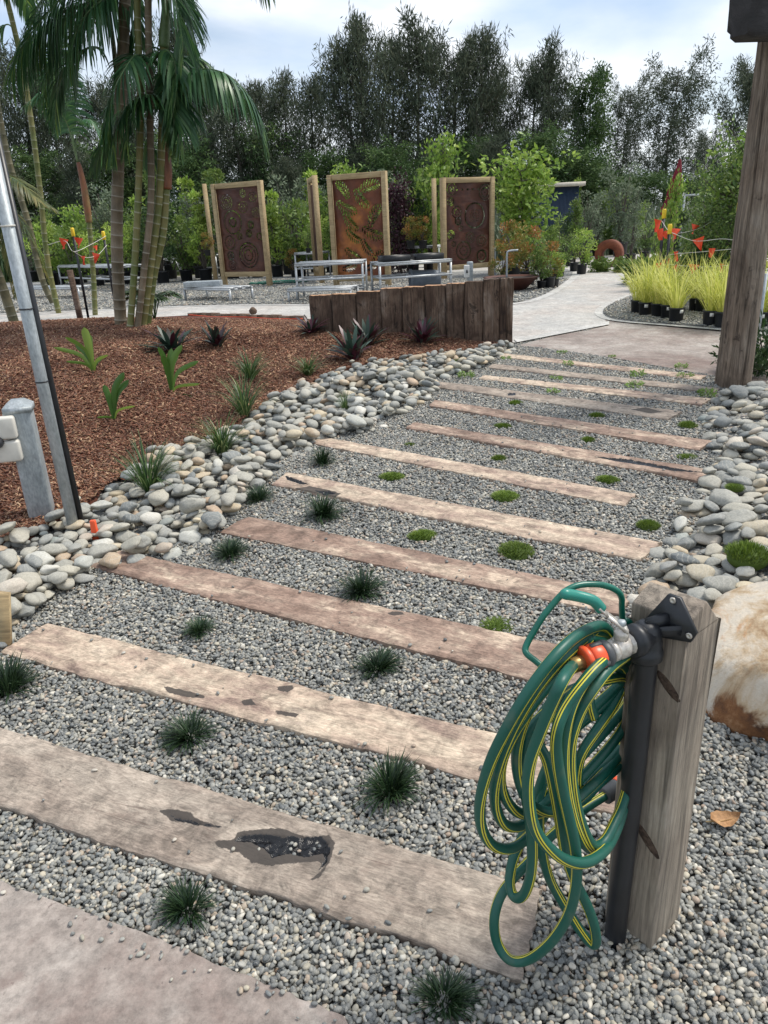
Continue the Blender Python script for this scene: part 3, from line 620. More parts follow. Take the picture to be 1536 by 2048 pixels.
# ================================================================== COBBLES (river stones), dropped on a height field
DX = .012
def cobble_pile(poly, basef, n, rmin, rmax, seed, lift=.0):
    r_ = np.random.default_rng(seed); x0, y0 = poly.min(0)-.15; x1, y1 = poly.max(0)+.15
    nx, ny = int((x1-x0)/DX)+1, int((y1-y0)/DX)+1
    X, Y = np.meshgrid(x0+np.arange(nx)*DX, y0+np.arange(ny)*DX, indexing='ij'); Hh = basef(X, Y)-.005
    out = []; tries = 0
    while len(out) < n and tries < n*6:
        tries += 1; p = r_.uniform([x0, y0], [x1, y1])
        if not inpoly(p[0:1], p[1:2], poly)[0]: continue
        k = len(out)/n
        s_ = rmin+(rmax-rmin)*r_.beta(1.6, 3.2); 
        if k < .35: s_ *= .8
        a, b = s_*r_.uniform(1.0, 1.35), s_*r_.uniform(.72, 1.0); c = s_*r_.uniform(.38, .62)
        # best of a few neighbouring spots: the lowest one
        best = None
        for t in range(4):
            pp = p+r_.normal(0, s_*.8, 2)
            if not inpoly(pp[0:1], pp[1:2], poly)[0]: continue
            i0, i1 = int((pp[0]-a-x0)/DX), int((pp[0]+a-x0)/DX)+2; j0, j1 = int((pp[1]-a-y0)/DX), int((pp[1]+a-y0)/DX)+2
            if i0 < 0 or j0 < 0 or i1 >= nx or j1 >= ny: continue
            th = r_.uniform(0, np.pi)
            xx = X[i0:i1, j0:j1]-pp[0]; yy = Y[i0:i1, j0:j1]-pp[1]; u = (xx*np.cos(th)+yy*np.sin(th))/a; w = (-xx*np.sin(th)+yy*np.cos(th))/b
            q = u*u+w*w; mk = q < 1
            if mk.sum() < 4: continue
            hh = Hh[i0:i1, j0:j1]; cap = np.sqrt(np.maximum(0, 1-q))*c
            z = np.percentile((hh+cap)[mk], 86)
            if best is None or z < best[0]: best = (z, pp, th, i0, i1, j0, j1, mk, cap, xx, yy, hh)
        if best is None: continue
        z, pp, th, i0, i1, j0, j1, mk, cap, xx, yy, hh = best
        A = np.stack([xx[mk], yy[mk], np.ones(mk.sum())], 1); co = np.linalg.lstsq(A, hh[mk], rcond=None)[0]; gxx, gyy = np.clip(co[:2], -.55, .55)
        Hh[i0:i1, j0:j1][mk] = np.maximum(hh[mk], (z+cap+.7*(gxx*xx+gyy*yy))[mk])
        nrm = Vector((-gxx*.7, -gyy*.7, 1)).normalized(); rot = Vector((0, 0, 1)).rotation_difference(nrm)@Matrix.Rotation(th, 3, 'Z').to_quaternion()
        out.append((pp[0], pp[1], z, a, b, c, rot))
    return out, (x0, y0, Hh)
CV = [stone_mesh('river_stone', 'cobble', 3, (1, 1, 1), i, .30, cuts=i % 5) for i in range(12)]
def pxof(p):
    d = CM.T@(np.array(p)-[0, 0, HC]); return 768+d[0]/-d[2]*1490, 1024-d[1]/-d[2]*1490, -d[2]
pileL, HFL = cobble_pile(STRIP, lambda x, y: G0(x, y)+.02*np.sin(x*5+y*3), 1750, .022, .074, 3)
pileR, HFR = cobble_pile(RBP, lambda x, y: G0(x, y)+bank(x, y), 1250, .024, .082, 4)
allst = [(s, 'L') for s in pileL]+[(s, 'R') for s in pileR]
sized = []
for s, sd in allst:
    px, py, dz = pxof(s[:3]); vis = -30 < px < 1566 and 680 < py < 2100; sized.append((s[3]/dz*1490 if vis else 0, s, sd))
sized.sort(key=lambda q: -q[0])
ORD = ['nearest', 'second', 'third', 'fourth', 'fifth', 'sixth', 'seventh', 'eighth', 'ninth', 'tenth', 'eleventh', 'farthest']
def stone_label(s, sd, i):
    e = {k: (q[0]+q[3])/2 if sd == 'L' else (q[1]+q[2])/2 for k, q in SLP.items()}; k = min(e, key=lambda k: np.hypot(*(e[k]-np.array(s[:2]))))
    big = 'large' if s[3] > .075 else ('fist-sized' if s[3] > .055 else 'small'); fl = 'flat' if s[5]/s[3] < .42 else 'rounded'
    dd_ = pseg(s[0:1], s[1:2], EM if sd == 'L' else RB)[0]; wh = ('against the mulch' if dd_ < .25 else 'inside the left strip') if sd == 'L' else ('at the path edge of the right bank' if dd_ < .3 else 'well inside the right bank')
    return f'{big} {fl} stone {wh}, level with {ORD[k-1]} sleeper'
rest = MB(); v3, f3 = ICO[2]
for i, (sz, s, sd) in enumerate(sized):
    x, y, z, a, b, c, rot = s
    if i < 300:
        o = bpy.data.objects.new('river_stone', CV[i % 12]); C.objects.link(o); o.location = (x, y, z); o.rotation_mode = 'QUATERNION'; o.rotation_quaternion = rot; o.scale = (a, b, c)
        tag(o, stone_label(s, sd, i), 'stone', 'river stones between mulch bed and path' if sd == 'L' else 'river stones heaped right of the path')
    else:
        RM = np.array(rot.to_matrix()); jit = 1+.10*np.sin(v3@rng.normal(size=(3, 1))*2.5+rng.uniform(0, 6)); rest.add((v3*jit*[a, b, c])@RM.T+[x, y, z], f3, rng.random())
o = rest.build('river_stones', 'cobble', smooth=True); tag(o, 'smaller grey and tan river stones filling the cobble strip and bank', 'stones', kind='stuff')

# ================================================================== GRAVEL pebbles
PV = [stone_mesh('pebble', 'pebble', 2, s_, 40+i, .22) for i, s_ in enumerate([(1, .75, .5), (1, .65, .45), (.9, .8, .55), (1.15, .6, .45), (1, .85, .4), (.85, .7, .6)])]
def frust(x, y, z, mg=60):
    d = np.stack([x, y, z-HC], -1)@CM; px = 768+d[..., 0]/-d[..., 2]*1490; py = 1024-d[..., 1]/-d[..., 2]*1490
    return (d[..., 2] < -.1) & (px > -mg-150) & (px < 1536+mg+150) & (py > 560) & (py < 2048+mg*2.5)
def in_sleepers(x, y, grow=.0):
    k = np.zeros(x.shape, bool)
    for q in SLP.values():
        c = q.mean(0); k |= inpoly(x, y, c+(q-c)*(1+grow))
    return k
PTS = []
n = 1700000; x = rng.uniform(-2.6, 4.2, n); y = rng.uniform(.35, 9.0, n)
keep = frust(x, y, G0(x, y)) & ~in_sleepers(x, y, -.004) & ~inpoly(x, y, slab) & ~inpoly(x, y, apron) & ~inpoly(x, y, yard) & ~inpoly(x, y, BEDP)
d = np.hypot(x, y); keep &= rng.random(n) < np.interp(d, [1, 3.5, 9], [.66, .48, .30])
keep &= ~(inpoly(x, y, STRIP) & (pseg(x, y, EG) > .12)) & ~(inpoly(x, y, RBP) & (pseg(x, y, RB) > .1)); x, y = x[keep], y[keep]
n = len(x); sc = (.0062+.0078*rng.beta(1.3, 3, n))*np.interp(np.hypot(x, y), [2, 8], [1.0, 1.12])
z = G0(x, y)+rng.uniform(-.004, .014, n)+.005*np.sin(x*6+1)*np.sin(y*7)
scatter('gravel_pebbles', np.stack([x, y, z], 1), np.stack([rng.normal(0, .45, n), rng.normal(0, .45, n), rng.uniform(0, 6.3, n)], 1), np.stack([sc]*3, 1), PV, 'grey, blue-grey and cream rounded pebbles covering the path', seed=1)
print('pebbles', n)
q_ = []
for k_, c4 in SLP.items():
    for _ in range(int(26*(1 if k_ < 9 else .5))):
        u_, t_ = rng.random(), rng.random(); u_ = u_**2.2 if rng.random() < .5 else 1-u_**2.2
        w_ = (1-t_)*((1-u_)*c4[3]+u_*c4[0])+t_*((1-u_)*c4[2]+u_*c4[1]); q_.append((w_[0], w_[1], float(G0(*w_))+.031))
for _ in range(60):
    i_ = rng.integers(0, 76); w_ = slab[i_]+(slab[i_+1]-slab[i_])*rng.random()+[rng.normal(0, .01), -abs(rng.normal(0, .05))]; q_.append((w_[0], w_[1], float(G0(*w_))+.03))
q_ = np.array(q_); n_q = len(q_); s_q = rng.uniform(.003, .0095, n_q)
scatter('stray_pebbles', q_, np.stack([0*s_q, 0*s_q, rng.uniform(0, 6.3, n_q)], 1), np.stack([s_q]*3, 1), PV, 'stray pebbles and grit lying on the sleepers and slab edge', seed=9)
# coarse pebbles on the island right (beyond the apron) and behind the wall
n = 60000; x = rng.uniform(2, 9, n); y = rng.uniform(7.4, 13, n); k = inpoly(x, y, ring(islB, .12)) & frust(x, y, G0(x, y)); x, y = x[k], y[k]; n = len(x); sc = rng.uniform(.011, .02, n)
scatter('island_pebbles', np.stack([x, y, G0(x, y)+.03+rng.uniform(0, .008, n)], 1), np.stack([rng.normal(0, .4, n), rng.normal(0, .4, n), rng.uniform(0, 6.3, n)], 1), np.stack([sc]*3, 1), PV, 'grey pebbles around the potted lime grasses', seed=2)
n = 90000; x = rng.uniform(-12, 8, n); y = rng.uniform(11, 22, n); k = inpoly(x, y, ring(islA, .17)) & frust(x, y, G0(x, y), 20); x, y = x[k], y[k]; n = len(x); sc = rng.uniform(.014, .03, n)
scatter('yard_pebbles', np.stack([x, y, G0(x, y)+.03+rng.uniform(0, .008, n)], 1), np.stack([rng.normal(0, .4, n), rng.normal(0, .4, n), rng.uniform(0, 6.3, n)], 1), np.stack([sc]*3, 1), PV[:3], 'pale grey pebbles around the display screens and benches', seed=3)

# ================================================================== MULCH chips
def chipmesh(i):
    r_ = np.random.default_rng(i); mb = MB(); L, w, t = 1, r_.uniform(.16, .32), r_.uniform(.05, .10); b_ = r_.uniform(-.12, .12)
    v = []
    for k, xx in enumerate((-.5, 0, .5)):
        ww = w*(1 if k == 1 else r_.uniform(.35, .9)); zz = b_ if k == 1 else 0
        v += [(xx, -ww/2, zz), (xx, ww/2, zz), (xx, ww/2, zz+t), (xx, -ww/2, zz+t)]
    f = [(0, 1, 2, 3), (8, 11, 10, 9)]
    for k in (0, 4): f += [(k+0, k+4, k+5, k+1), (k+1, k+5, k+6, k+2), (k+2, k+6, k+7, k+3), (k+3, k+7, k+4, k+0)]
    mb.add(v, np.array(f)); return mb.mesh('bark_chip', M['chip'])
CH = [chipmesh(i) for i in range(8)]
n = 900000; x = rng.uniform(-8, 1.6, n); y = rng.uniform(2.0, 10.8, n); zb = G0(x, y)+mound(x, y)
keep = inpoly(x, y, BEDP) & frust(x, y, zb, 60); keep &= rng.random(n) < np.interp(np.hypot(x, y), [3.5, 6, 11], [.85, .5, .28]); x, y, zb = x[keep], y[keep], zb[keep]; n = len(x); print('chips', n)
sc = (.017+.034*rng.beta(1.3, 2.4, n))*np.interp(np.hypot(x, y), [4, 10], [1, 1.35])
scatter('mulch_chips', np.stack([x, y, zb+rng.uniform(0, .014, n)], 1), np.stack([rng.normal(0, .4, n), rng.normal(0, .35, n), rng.uniform(0, 6.3, n)], 1), np.stack([sc]*3, 1), CH, 'reddish brown shredded bark mulch covering the raised bed', seed=4)

# ================================================================== TAP POST with hose
def unit(v): v = np.asarray(v, float); return v/np.linalg.norm(v)
pm = hit0(1300, 1905); pa = np.array([-.634, .778, 0]); pb = np.array([.778, .634, 0]); PS = .119
post_top = P(1377, 1237, pm[1])[2]
tp = thing('tap_post', 'square grey timber garden tap post with chamfered top and black riser pipe', 'post', (pm[0], pm[1], 0), 0)
def rel(o, p): return np.asarray(p)-np.array(o.location)
mb = MB(); z0 = pm[2]-.12; H_ = post_top
cs = [np.array([0, 0, 0]), pb*PS, pb*PS+pa*PS, pa*PS]; v = []
lv = [z0, .25, .45, .65, H_-.05]
for z in lv: v += [c+[0, 0, z] for c in cs]
v += [cs[0]+[0, 0, H_], cs[1]+[0, 0, H_-.05]]         # rebuilt top with two chamfers
f = []
for k in range(4):
    for j in range(4): f.append((k*4+(j+1) % 4, (k+1)*4+(j+1) % 4, (k+1)*4+j, k*4+j)[::-1])
# roof: ridge runs along pa
r0 = np.array([0, 0, H_]); v = v[:20]; b_ = 16
v += [cs[0]+pb*PS*.0+[0, 0, H_-.012], cs[0]+pb*PS*.52+[0, 0, H_+.012], cs[3]+pb*PS*.52+[0, 0, H_+.012], cs[3]+[0, 0, H_-.012]]
f += [(20, 21, 22, 23), (21, 17, 18, 22), (16, 20, 23, 19), (16, 17, 21, 20), (19, 23, 22, 18)]
mb.add(v, f)
# object whose local X is the grain (vertical): rebuild in rotated frame
def grain_up(o):
    """swap axes so that local X runs up, keep the world shape"""
    Rm = Matrix(((0, 0, 1), (0, 1, 0), (-1, 0, 0))).to_4x4()     # local->world : x->? 
    o.data.transform(Rm); o.matrix_local = o.matrix_local@Rm.inverted(); return o
o = mb.build('post', 'pine', tp); grain_up(o)
bv = o.modifiers.new('b', 'BEVEL'); bv.width = .004; bv.segments = 2; bv.limit_method = 'ANGLE'; bv.angle_limit = R(30)
fn = -unit(np.cross(pa, [0, 0, 1])); fn = fn if fn[1] < 0 else -fn       # outward normal of the wide front face
def onface(u, z, d): return pm*[1, 1, 0]+pa*PS*u+fn*d+np.array([0, 0, z])
pipe_top = P(1290, 1285, pm[1]-.01)
ub = .62
pt = [onface(.60, pm[2]-.1, .028), onface(.60, .2, .027), onface(.58, .5, .027), onface(.52, .8, .030)]
zt = P(1292, 1290, onface(.5, 0, .03)[1])[2]; pt[-1] = onface(.52, zt, .030); pt[-2] = onface(.55, zt*.6, .028)
def spline(pts, n=12, closed=False):
    pts = [np.asarray(p, float) for p in pts]; q = [2*pts[0]-pts[1]]+pts+[2*pts[-1]-pts[-2]]; out = []
    for i in range(1, len(q)-2):
        for k in range(n):
            t = k/n; a, b, c, d = q[i-1:i+3]; out.append(.5*(2*b+(c-a)*t+(2*a-5*b+4*c-d)*t*t+(3*b-a-3*c+d)*t**3))
    out.append(pts[-1]); return np.array(out)
MB().tube(rel(tp, spline(pt)), .0235, 16).build('riser_pipe', 'blk', tp, True)
elb = onface(.52, zt+.022, .034)
mb = MB(); E0 = rel(tp, elb); Z = np.array([0, 0, 1.])
tx = unit(P(1215, 1306, elb[1]-.045)-elb)     # direction of the tap body
def axes(z):
    z = unit(z); x = unit(np.cross([0, 0, 1.] if abs(z[2]) < .9 else [1., 0, 0], z)); return np.array([x, np.cross(z, x), z])
mb.lathe([(.018, -.052), (.0305, -.05), (.0335, -.046), (.0335, -.03), (.030, -.026), (.030, -.010), (.027, 0), (.024, .02), (.014, .028)], E0, np.eye(3), 18)
mb.lathe([(.020, -.02), (.026, -.01), (.0275, 0), (.0275, .018), (.031, .020), (.032, .034), (.029, .036), (.029, .044), (.020, .045)], E0, axes(tx), 18)
el = mb.build('pipe_elbow', 'blk', tp, True)
mb = MB(); fc = rel(tp, onface(.30, zt+.055, .006)); A_ = [pa, Z, fn]
# trefoil flange plate
cr = [(-.045, -.030), (.045, .0), (-.01, .05)]
ring_ = []
for (cx, cy) in [(-.040, -.034), (.044, -.014), (.006, .044)]: ring_.append(np.array([cx, cy]))
outl = []
for i in range(3):
    a0, a1, a2 = ring_[i-1], ring_[i], ring_[(i+1) % 3]
    for d0 in (a1-a0, a2-a1):
        nn_ = np.array([d0[1], -d0[0]])/np.linalg.norm(d0); outl.append(a1+nn_*.014)
o3 = [fc-pa*p[0]*1.0+Z*p[1]+fn*h for h in (-.004, .004) for p in outl]; m_ = len(outl)
mb.add(o3, [tuple(range(m_))[::-1], tuple(range(m_, 2*m_))]+[(i, (i+1) % m_, (i+1) % m_+m_, i+m_) for i in range(m_)])
mb.bar(fc+fn*.0, E0+Z*.018, .012, .030); mb.bar(fc-pa*.03-Z*.01, E0+Z*.005, .006, .02); mb.bar(fc+pa*.03-Z*.02, E0, .006, .02)
fl = mb.build('wall_flange', 'blk', tp)
for p in ring_:
    c = fc-pa*p[0]+Z*p[1]+fn*.004
    mb = MB(); mb.lathe([(.0055, 0), (.0065, .002), (.004, .004), (.003, .0025)], c, axes(fn), 10); mb.build('screw', 'nickel', fl)
for (kx, ky, u_, w_, h_, ro) in ((1352, 1385, .22, .011, .036, .75), (1300, 1700, .30, .012, .045, .8)):
    zz = P(kx, ky, pm[1])[2]; c_ = rel(tp, onface(u_, zz, .0)); vv_, ff_ = ICO[2]; A2_ = -pa*math.cos(ro)+Z*math.sin(ro)*-1; B2_ = np.cross(fn, A2_)
    MB().add(c_+np.outer(vv_[:, 0]*h_, A2_)+np.outer(vv_[:, 1]*w_, B2_)+np.outer(vv_[:, 2]*.0022, fn), ff_).build('knot', 'log', tp, True)
# ball valve
tap = thing('ball_valve_tap', 'nickel ball valve with green sleeved lever on the black pipe', 'tap', elb)
o0 = np.zeros(3); X = axes(tx)
mb = MB(); mb.lathe([(.019, .034), (.0215, .036), (.0215, .046), (.0175, .049), (.0195, .054), (.0225, .059), (.0225, .072), (.0195, .078), (.0195, .082), (.0215, .083), (.0215, .093), (.016, .095)], o0, X, 12)
st = tx*.065; sup = unit(np.array([0, 0, 1.])-tx*tx[2])
mb.lathe([(.0135, .012), (.0135, .036), (.0105, .037), (.0105, .043)], st, axes(sup), 14)
mb.build('valve_body', 'nickel', tap, True)
mb = MB(); mb.lathe([(.0085, .047), (.0085, .055), (.005, .057)], st, axes(sup), 6); mb.build('nut', 'galv', tap)
ly = elb[1]-.03
lev = [P(1228, 1232, ly)-elb, P(1219, 1230, ly)-elb, P(1202, 1213, ly)-elb, P(1190, 1200, ly)-elb]
lev[0] = st+sup*.045; lev[1] = st+sup*.045-(-(lev[2]-lev[1]))*.25
lev = [st+sup*.045, P(1214, 1229, ly)-elb, P(1196, 1212, ly)-elb]
mb = MB(); mb.bar(lev[0]-unit(lev[1]-lev[0])*.014, lev[1], .024, .004, upv=sup); mb.bar(lev[1], lev[2], .022, .004, upv=sup); mb.build('lever_plate', 'nickel', tap)
ls = [P(1203, 1219, ly)-elb, P(1190, 1204, ly)-elb, P(1178, 1198, ly)-elb, P(1150, 1191, ly)-elb, P(1122, 1187, ly-.01)-elb]
mb = MB()
sp = spline(ls, 6)
for i in range(len(sp)-1): pass
mb.tube(sp, [.0105]*(len(sp)-2)+[.0095, .005], 10); lo = mb.build('lever_sleeve', 'lever', tap, True)
# hose connector
cn = thing('hose_connector', 'orange and grey click-on connector joining hose to tap', 'connector', elb+tx*.094)
d1 = unit(P(1160, 1326, (elb+tx*.094)[1]-.022)-(elb+tx*.094)); X1 = axes(d1)
MB().lathe([(.016, .0), (.024, .002), (.0265, .006), (.0265, .014), (.0235, .018)], o0, X1, 20).build('collar', 'dgrey', cn, True)
MB().lathe([(.0235, .016), (.0255, .020), (.027, .030), (.027, .040), (.0245, .044)], o0, X1, 20).build('grip', 'orange', cn, True)
MB().lathe([(.0235, .042), (.0245, .045), (.0245, .050), (.019, .056), (.017, .057)], o0, X1, 20).build('nut', 'dgrey', cn, True)
MB().lathe([(.0265, .046), (.0285, .048), (.0285, .056), (.024, .058)], o0, X1, 20).build('ring', 'orange', cn, True)
mb = MB()
for k in range(12):
    a = k*math.pi/6; c = d1*.028+.0262*(math.cos(a)*X1[0]+math.sin(a)*X1[1])
    if k % 3 == 0: mb.bar(c-d1*.010, c+d1*.012, .008, .006, upv=c-d1*.028)
mb.build('grip_rib', 'dgrey', cn)
MB().lathe([(.0125, .054), (.0145, .056), (.0145, .080), (.013, .082)], o0, X1, 12).build('barb', 'brass', cn, True)
cend = elb+tx*.094+d1*.078
# hose loops : each strand from crop coordinates (px = 900+X/2.16, py = 1100+Y/2.16) with its own depth
def cr(X_, Y_, y): return P(900+X_/2.16, 1100+Y_/2.16, y)
LOOPS = [
 ([(545, 490), (490, 556), (432, 680), (385, 800), (350, 900), (336, 1000), (345, 1120), (372, 1215), (430, 1290), (500, 1340), (580, 1352), (650, 1315), (700, 1250), (745, 1130), (775, 950), (790, 750), (775, 560), (730, 430), (680, 345), (640, 328)],
  [None, 1.02, 1.01, 1.01, 1.01, 1.01, 1.01, 1.01, 1.01, 1.02, 1.04, 1.08, 1.14, 1.2, 1.28, 1.31, 1.31, 1.28, 1.25, 1.22]),
 ([(640, 328), (560, 362), (480, 430), (400, 525), (320, 640), (250, 760), (185, 890), (145, 1010), (128, 1120), (140, 1210), (180, 1272), (240, 1292), (300, 1272), (370, 1200), (440, 1110), (560, 1090), (640, 1010), (735, 925), (800, 800), (810, 600), (760, 470)],
  [1.22, 1.17, 1.12, 1.09, 1.07, 1.06, 1.06, 1.06, 1.07, 1.08, 1.1, 1.12, 1.14, 1.18, 1.2, 1.22, 1.24, 1.28, 1.31, 1.32, 1.28]),
 ([(760, 470), (690, 415), (600, 445), (500, 510), (410, 600), (330, 705), (265, 810), (222, 920), (220, 1020), (255, 1098), (310, 1140), (400, 1135), (480, 1070), (580, 970), (735, 790), (790, 640), (790, 510), (720, 450)],
  [1.28, 1.23, 1.19, 1.15, 1.12, 1.1, 1.09, 1.09, 1.1, 1.12, 1.14, 1.18, 1.21, 1.24, 1.28, 1.31, 1.3, 1.24]),
 ([(720, 450), (650, 490), (570, 580), (500, 680), (462, 780), (460, 880), (480, 1010), (512, 1150), (540, 1280), (548, 1390), (535, 1500), (500, 1600), (430, 1700), (340, 1768), (260, 1772), (205, 1700), (190, 1600), (215, 1500), (270, 1420), (345, 1340), (420, 1250), (500, 1180), (600, 1105), (680, 1055)],
  [1.24, 1.13, 1.09, 1.07, 1.05, 1.05, 1.05, 1.05, 1.05, 1.05, 1.05, 1.06, 1.07, 1.09, 1.1, 1.12, 1.13, 1.15, 1.17, 1.2, 1.23, 1.25, 1.3, 1.33]),
]
LOOPS2 = [
 ([(770, 450), (690, 510), (620, 600), (565, 690), (528, 800), (520, 900), (530, 1020), (552, 1130), (582, 1220), (620, 1280), (665, 1262), (705, 1190), (750, 1080), (790, 880), (790, 640), (750, 500), (690, 500), (610, 560), (500, 640), (420, 700), (345, 780), (322, 900), (320, 1010), (340, 1130), (355, 1270), (350, 1400), (320, 1488), (280, 1500), (258, 1440), (272, 1340), (315, 1235), (365, 1100), (410, 960), (480, 830), (600, 700), (745, 560)],
  [1.22, 1.15, 1.11, 1.1, 1.09, 1.09, 1.09, 1.09, 1.09, 1.1, 1.12, 1.15, 1.2, 1.28, 1.31, 1.28, 1.22, 1.18, 1.15, 1.14, 1.13, 1.12, 1.11, 1.1, 1.09, 1.09, 1.1, 1.12, 1.14, 1.16, 1.18, 1.2, 1.21, 1.23, 1.26, 1.29]),
 ([(745, 560), (640, 570), (540, 600), (450, 650), (385, 740), (380, 830), (415, 900), (445, 1020), (470, 1150), (500, 1320), (540, 1430), (590, 1530), (625, 1630), (630, 1700), (600, 1690), (540, 1610), (480, 1510), (430, 1420), (400, 1310), (385, 1180), (390, 1060), (430, 930), (520, 790), (640, 690), (740, 590)],
  [1.29, 1.22, 1.18, 1.17, 1.16, 1.16, 1.15, 1.13, 1.12, 1.12, 1.12, 1.12, 1.12, 1.13, 1.14, 1.15, 1.15, 1.16, 1.17, 1.18, 1.2, 1.22, 1.25, 1.27, 1.29]),
 ([(740, 590), (700, 680), (640, 770), (560, 900), (560, 1040), (640, 960), (730, 870), (780, 760), (770, 600), (700, 480), (620, 520), (600, 640), (620, 720)],
  [1.29, 1.27, 1.24, 1.22, 1.24, 1.26, 1.29, 1.32, 1.31, 1.26, 1.2, 1.19, 1.2])]
hs = thing('garden_hose', 'coiled green garden hose with double yellow stripe hanging from the tap post', 'hose', (pm[0], pm[1], 0))
SECT = np.zeros(28); SECT[[4, 6]] = .45; SECT[5] = .8; SECT[[18, 20]] = .45; SECT[19] = .8
def strand(L_, nm='hose_coil'):
    pts = []
    for (xy, ys) in L_:
        for (a_, b_), yy in zip(xy, ys):
            p = cend if yy is None else cr(a_, b_, yy)
            if not pts or np.linalg.norm(pts[-1]-p) > .006: pts.append(p)
    sp = spline(pts, 9)
    for _ in range(5): sp[1:-1] = .5*sp[1:-1]+.25*(sp[:-2]+sp[2:])
    MB().tube(rel(hs, sp), .0105, 28, twist=.014, sect=SECT).build(nm, 'hose', hs, True); return sp
strand([([(600, 380), (450, 520), (340, 690), (290, 850), (300, 1000), (360, 1110), (470, 1128), (600, 1030), (740, 870), (800, 660), (760, 500), (680, 400), (600, 380)], [1.2, 1.14, 1.11, 1.11, 1.11, 1.13, 1.17, 1.22, 1.29, 1.32, 1.30, 1.26, 1.2])])
strand([([(700, 455), (600, 545), (525, 670), (492, 830), (498, 1000), (535, 1170), (600, 1290), (685, 1262), (745, 1130), (795, 900), (795, 640), (760, 480), (700, 455)], [1.22, 1.13, 1.08, 1.07, 1.07, 1.08, 1.1, 1.15, 1.22, 1.30, 1.32, 1.29, 1.22])])
strand([([(620, 350), (500, 450), (380, 590), (270, 780), (205, 960), (195, 1100), (240, 1190), (330, 1180), (430, 1060), (560, 900), (740, 700), (800, 560), (750, 440), (680, 370), (620, 350)], [1.22, 1.15, 1.11, 1.09, 1.09, 1.1, 1.12, 1.16, 1.2, 1.24, 1.3, 1.32, 1.3, 1.26, 1.22])])
spA = strand(LOOPS); spB = strand(LOOPS2)
e = spA[-1]; dd = unit(spA[-1]-spA[-5]); mb = MB(); mb.lathe([(.0165, -.01), (.0195, -.008), (.0195, .02), (.022, .022), (.022, .05), (.016, .052)], rel(hs, e), axes(dd), 16); ec = mb.build('end_fitting', 'dgrey', hs, True)
MB().lathe([(.023, .03), (.0235, .032), (.0235, .044), (.022, .046)], rel(hs, e), axes(dd), 16).build('end_ring', 'orange', ec, True)
hg = [(745, 300), (742, 240), (742, 210), (728, 182), (690, 160), (640, 149), (570, 150), (520, 165), (480, 195), (440, 240), (400, 290), (360, 355), (335, 400), (325, 430), (335, 452), (370, 480), (400, 505), (440, 540)]
hk = thing('hose_hanger', 'thin green coated wire hanger looping above the coiled hose', 'hanger', (pm[0], pm[1], 0))
hp = [cr(a, b, 1.27-.008*i) for i, (a, b) in enumerate(hg)]; MB().tube(rel(hk, spline(hp, 5)), .006, 10).build('wire_loop', 'green_hose', hk, True)
hp = [onface(.8, P(1245, 1290, 1.27)[2], -.0), hp[0]]; MB().tube(rel(hk, np.array([onface(.95, hp[1][2]-.02, -.01), hp[1]])), .0072, 8).build('wire_arm', 'green_hose', hk, True)
# dead leaf
p = hit(1447, 1655); lf = thing('dead_leaf', 'curled brown dead leaf lying on the gravel beside the tap post', 'leaf', p+[0, 0, .022])
nu, nv = 11, 9; v = []
for i in range(nu):
    t = i/(nu-1)
    for j in range(nv):
        u = j/(nv-1)*2-1; w = .026*math.sin(math.pi*min(1, t**.75))**.8+.0005
        v.append(((t-.5)*.085, u*w, .010*(u*u)+.006*(t-.5)**2*8-.002*math.cos(t*40)*abs(u)))
i, j = np.meshgrid(np.arange(nu-1), np.arange(nv-1), indexing='ij'); q = np.stack([i*nv+j, (i+1)*nv+j, (i+1)*nv+j+1, i*nv+j+1], -1).reshape(-1, 4)
MB().add(v, q).build('blade', 'leafdead', lf, True); MB().tube([(-.055, 0, .01), (-.02, 0, .001), (.03, 0, .004)], [.0014, .001, .0005], 5).build('midrib', 'brass', lf); lf.rotation_euler = (.1, 0, .15)
# ================================================================== BOULDER
v4, f4 = ICO[4]; v = v4.copy(); off = Vector((3.3, 1.2, 9))
v = np.sign(v)*np.abs(v)**.72
d = np.array([noise.noise(Vector(q)*.9+off)*.22+noise.noise(Vector(q)*2.2+off)*.10+abs(noise.noise(Vector(q)*4.5+off))*.05+noise.noise(Vector(q)*10+off)*.015 for q in v4])
v = v*(1+d*.6)[:, None]
for dr, lim in (((-.8, -.5, .35), .78), ((.1, -.9, .5), .75), ((-.5, .1, .9), .70), ((.4, -.3, .95), .82), ((-.9, .3, -.1), .8), ((-.3, -1, -.25), .72), ((.7, -.8, .1), .8)):
    dr = unit(dr); k_ = v@dr; v = v-np.outer(np.maximum(0, k_-lim)*.86, dr)
v = v*(1+np.array([noise.noise(Vector(q)*7+off)*.03+noise.noise(Vector(q)*16+off)*.015 for q in v4]))[:, None]*[.52, .42, .27]
bp = hit0(1680, 1400); o = MB().add(v, f4).build('boulder', 'rock', smooth=True, loc=(bp[0], bp[1], bp[2]+.09)); o.rotation_euler = (.05, -.12, -.25)
tag(o, 'large cream boulder with rust-brown base behind the tap post', 'boulder')

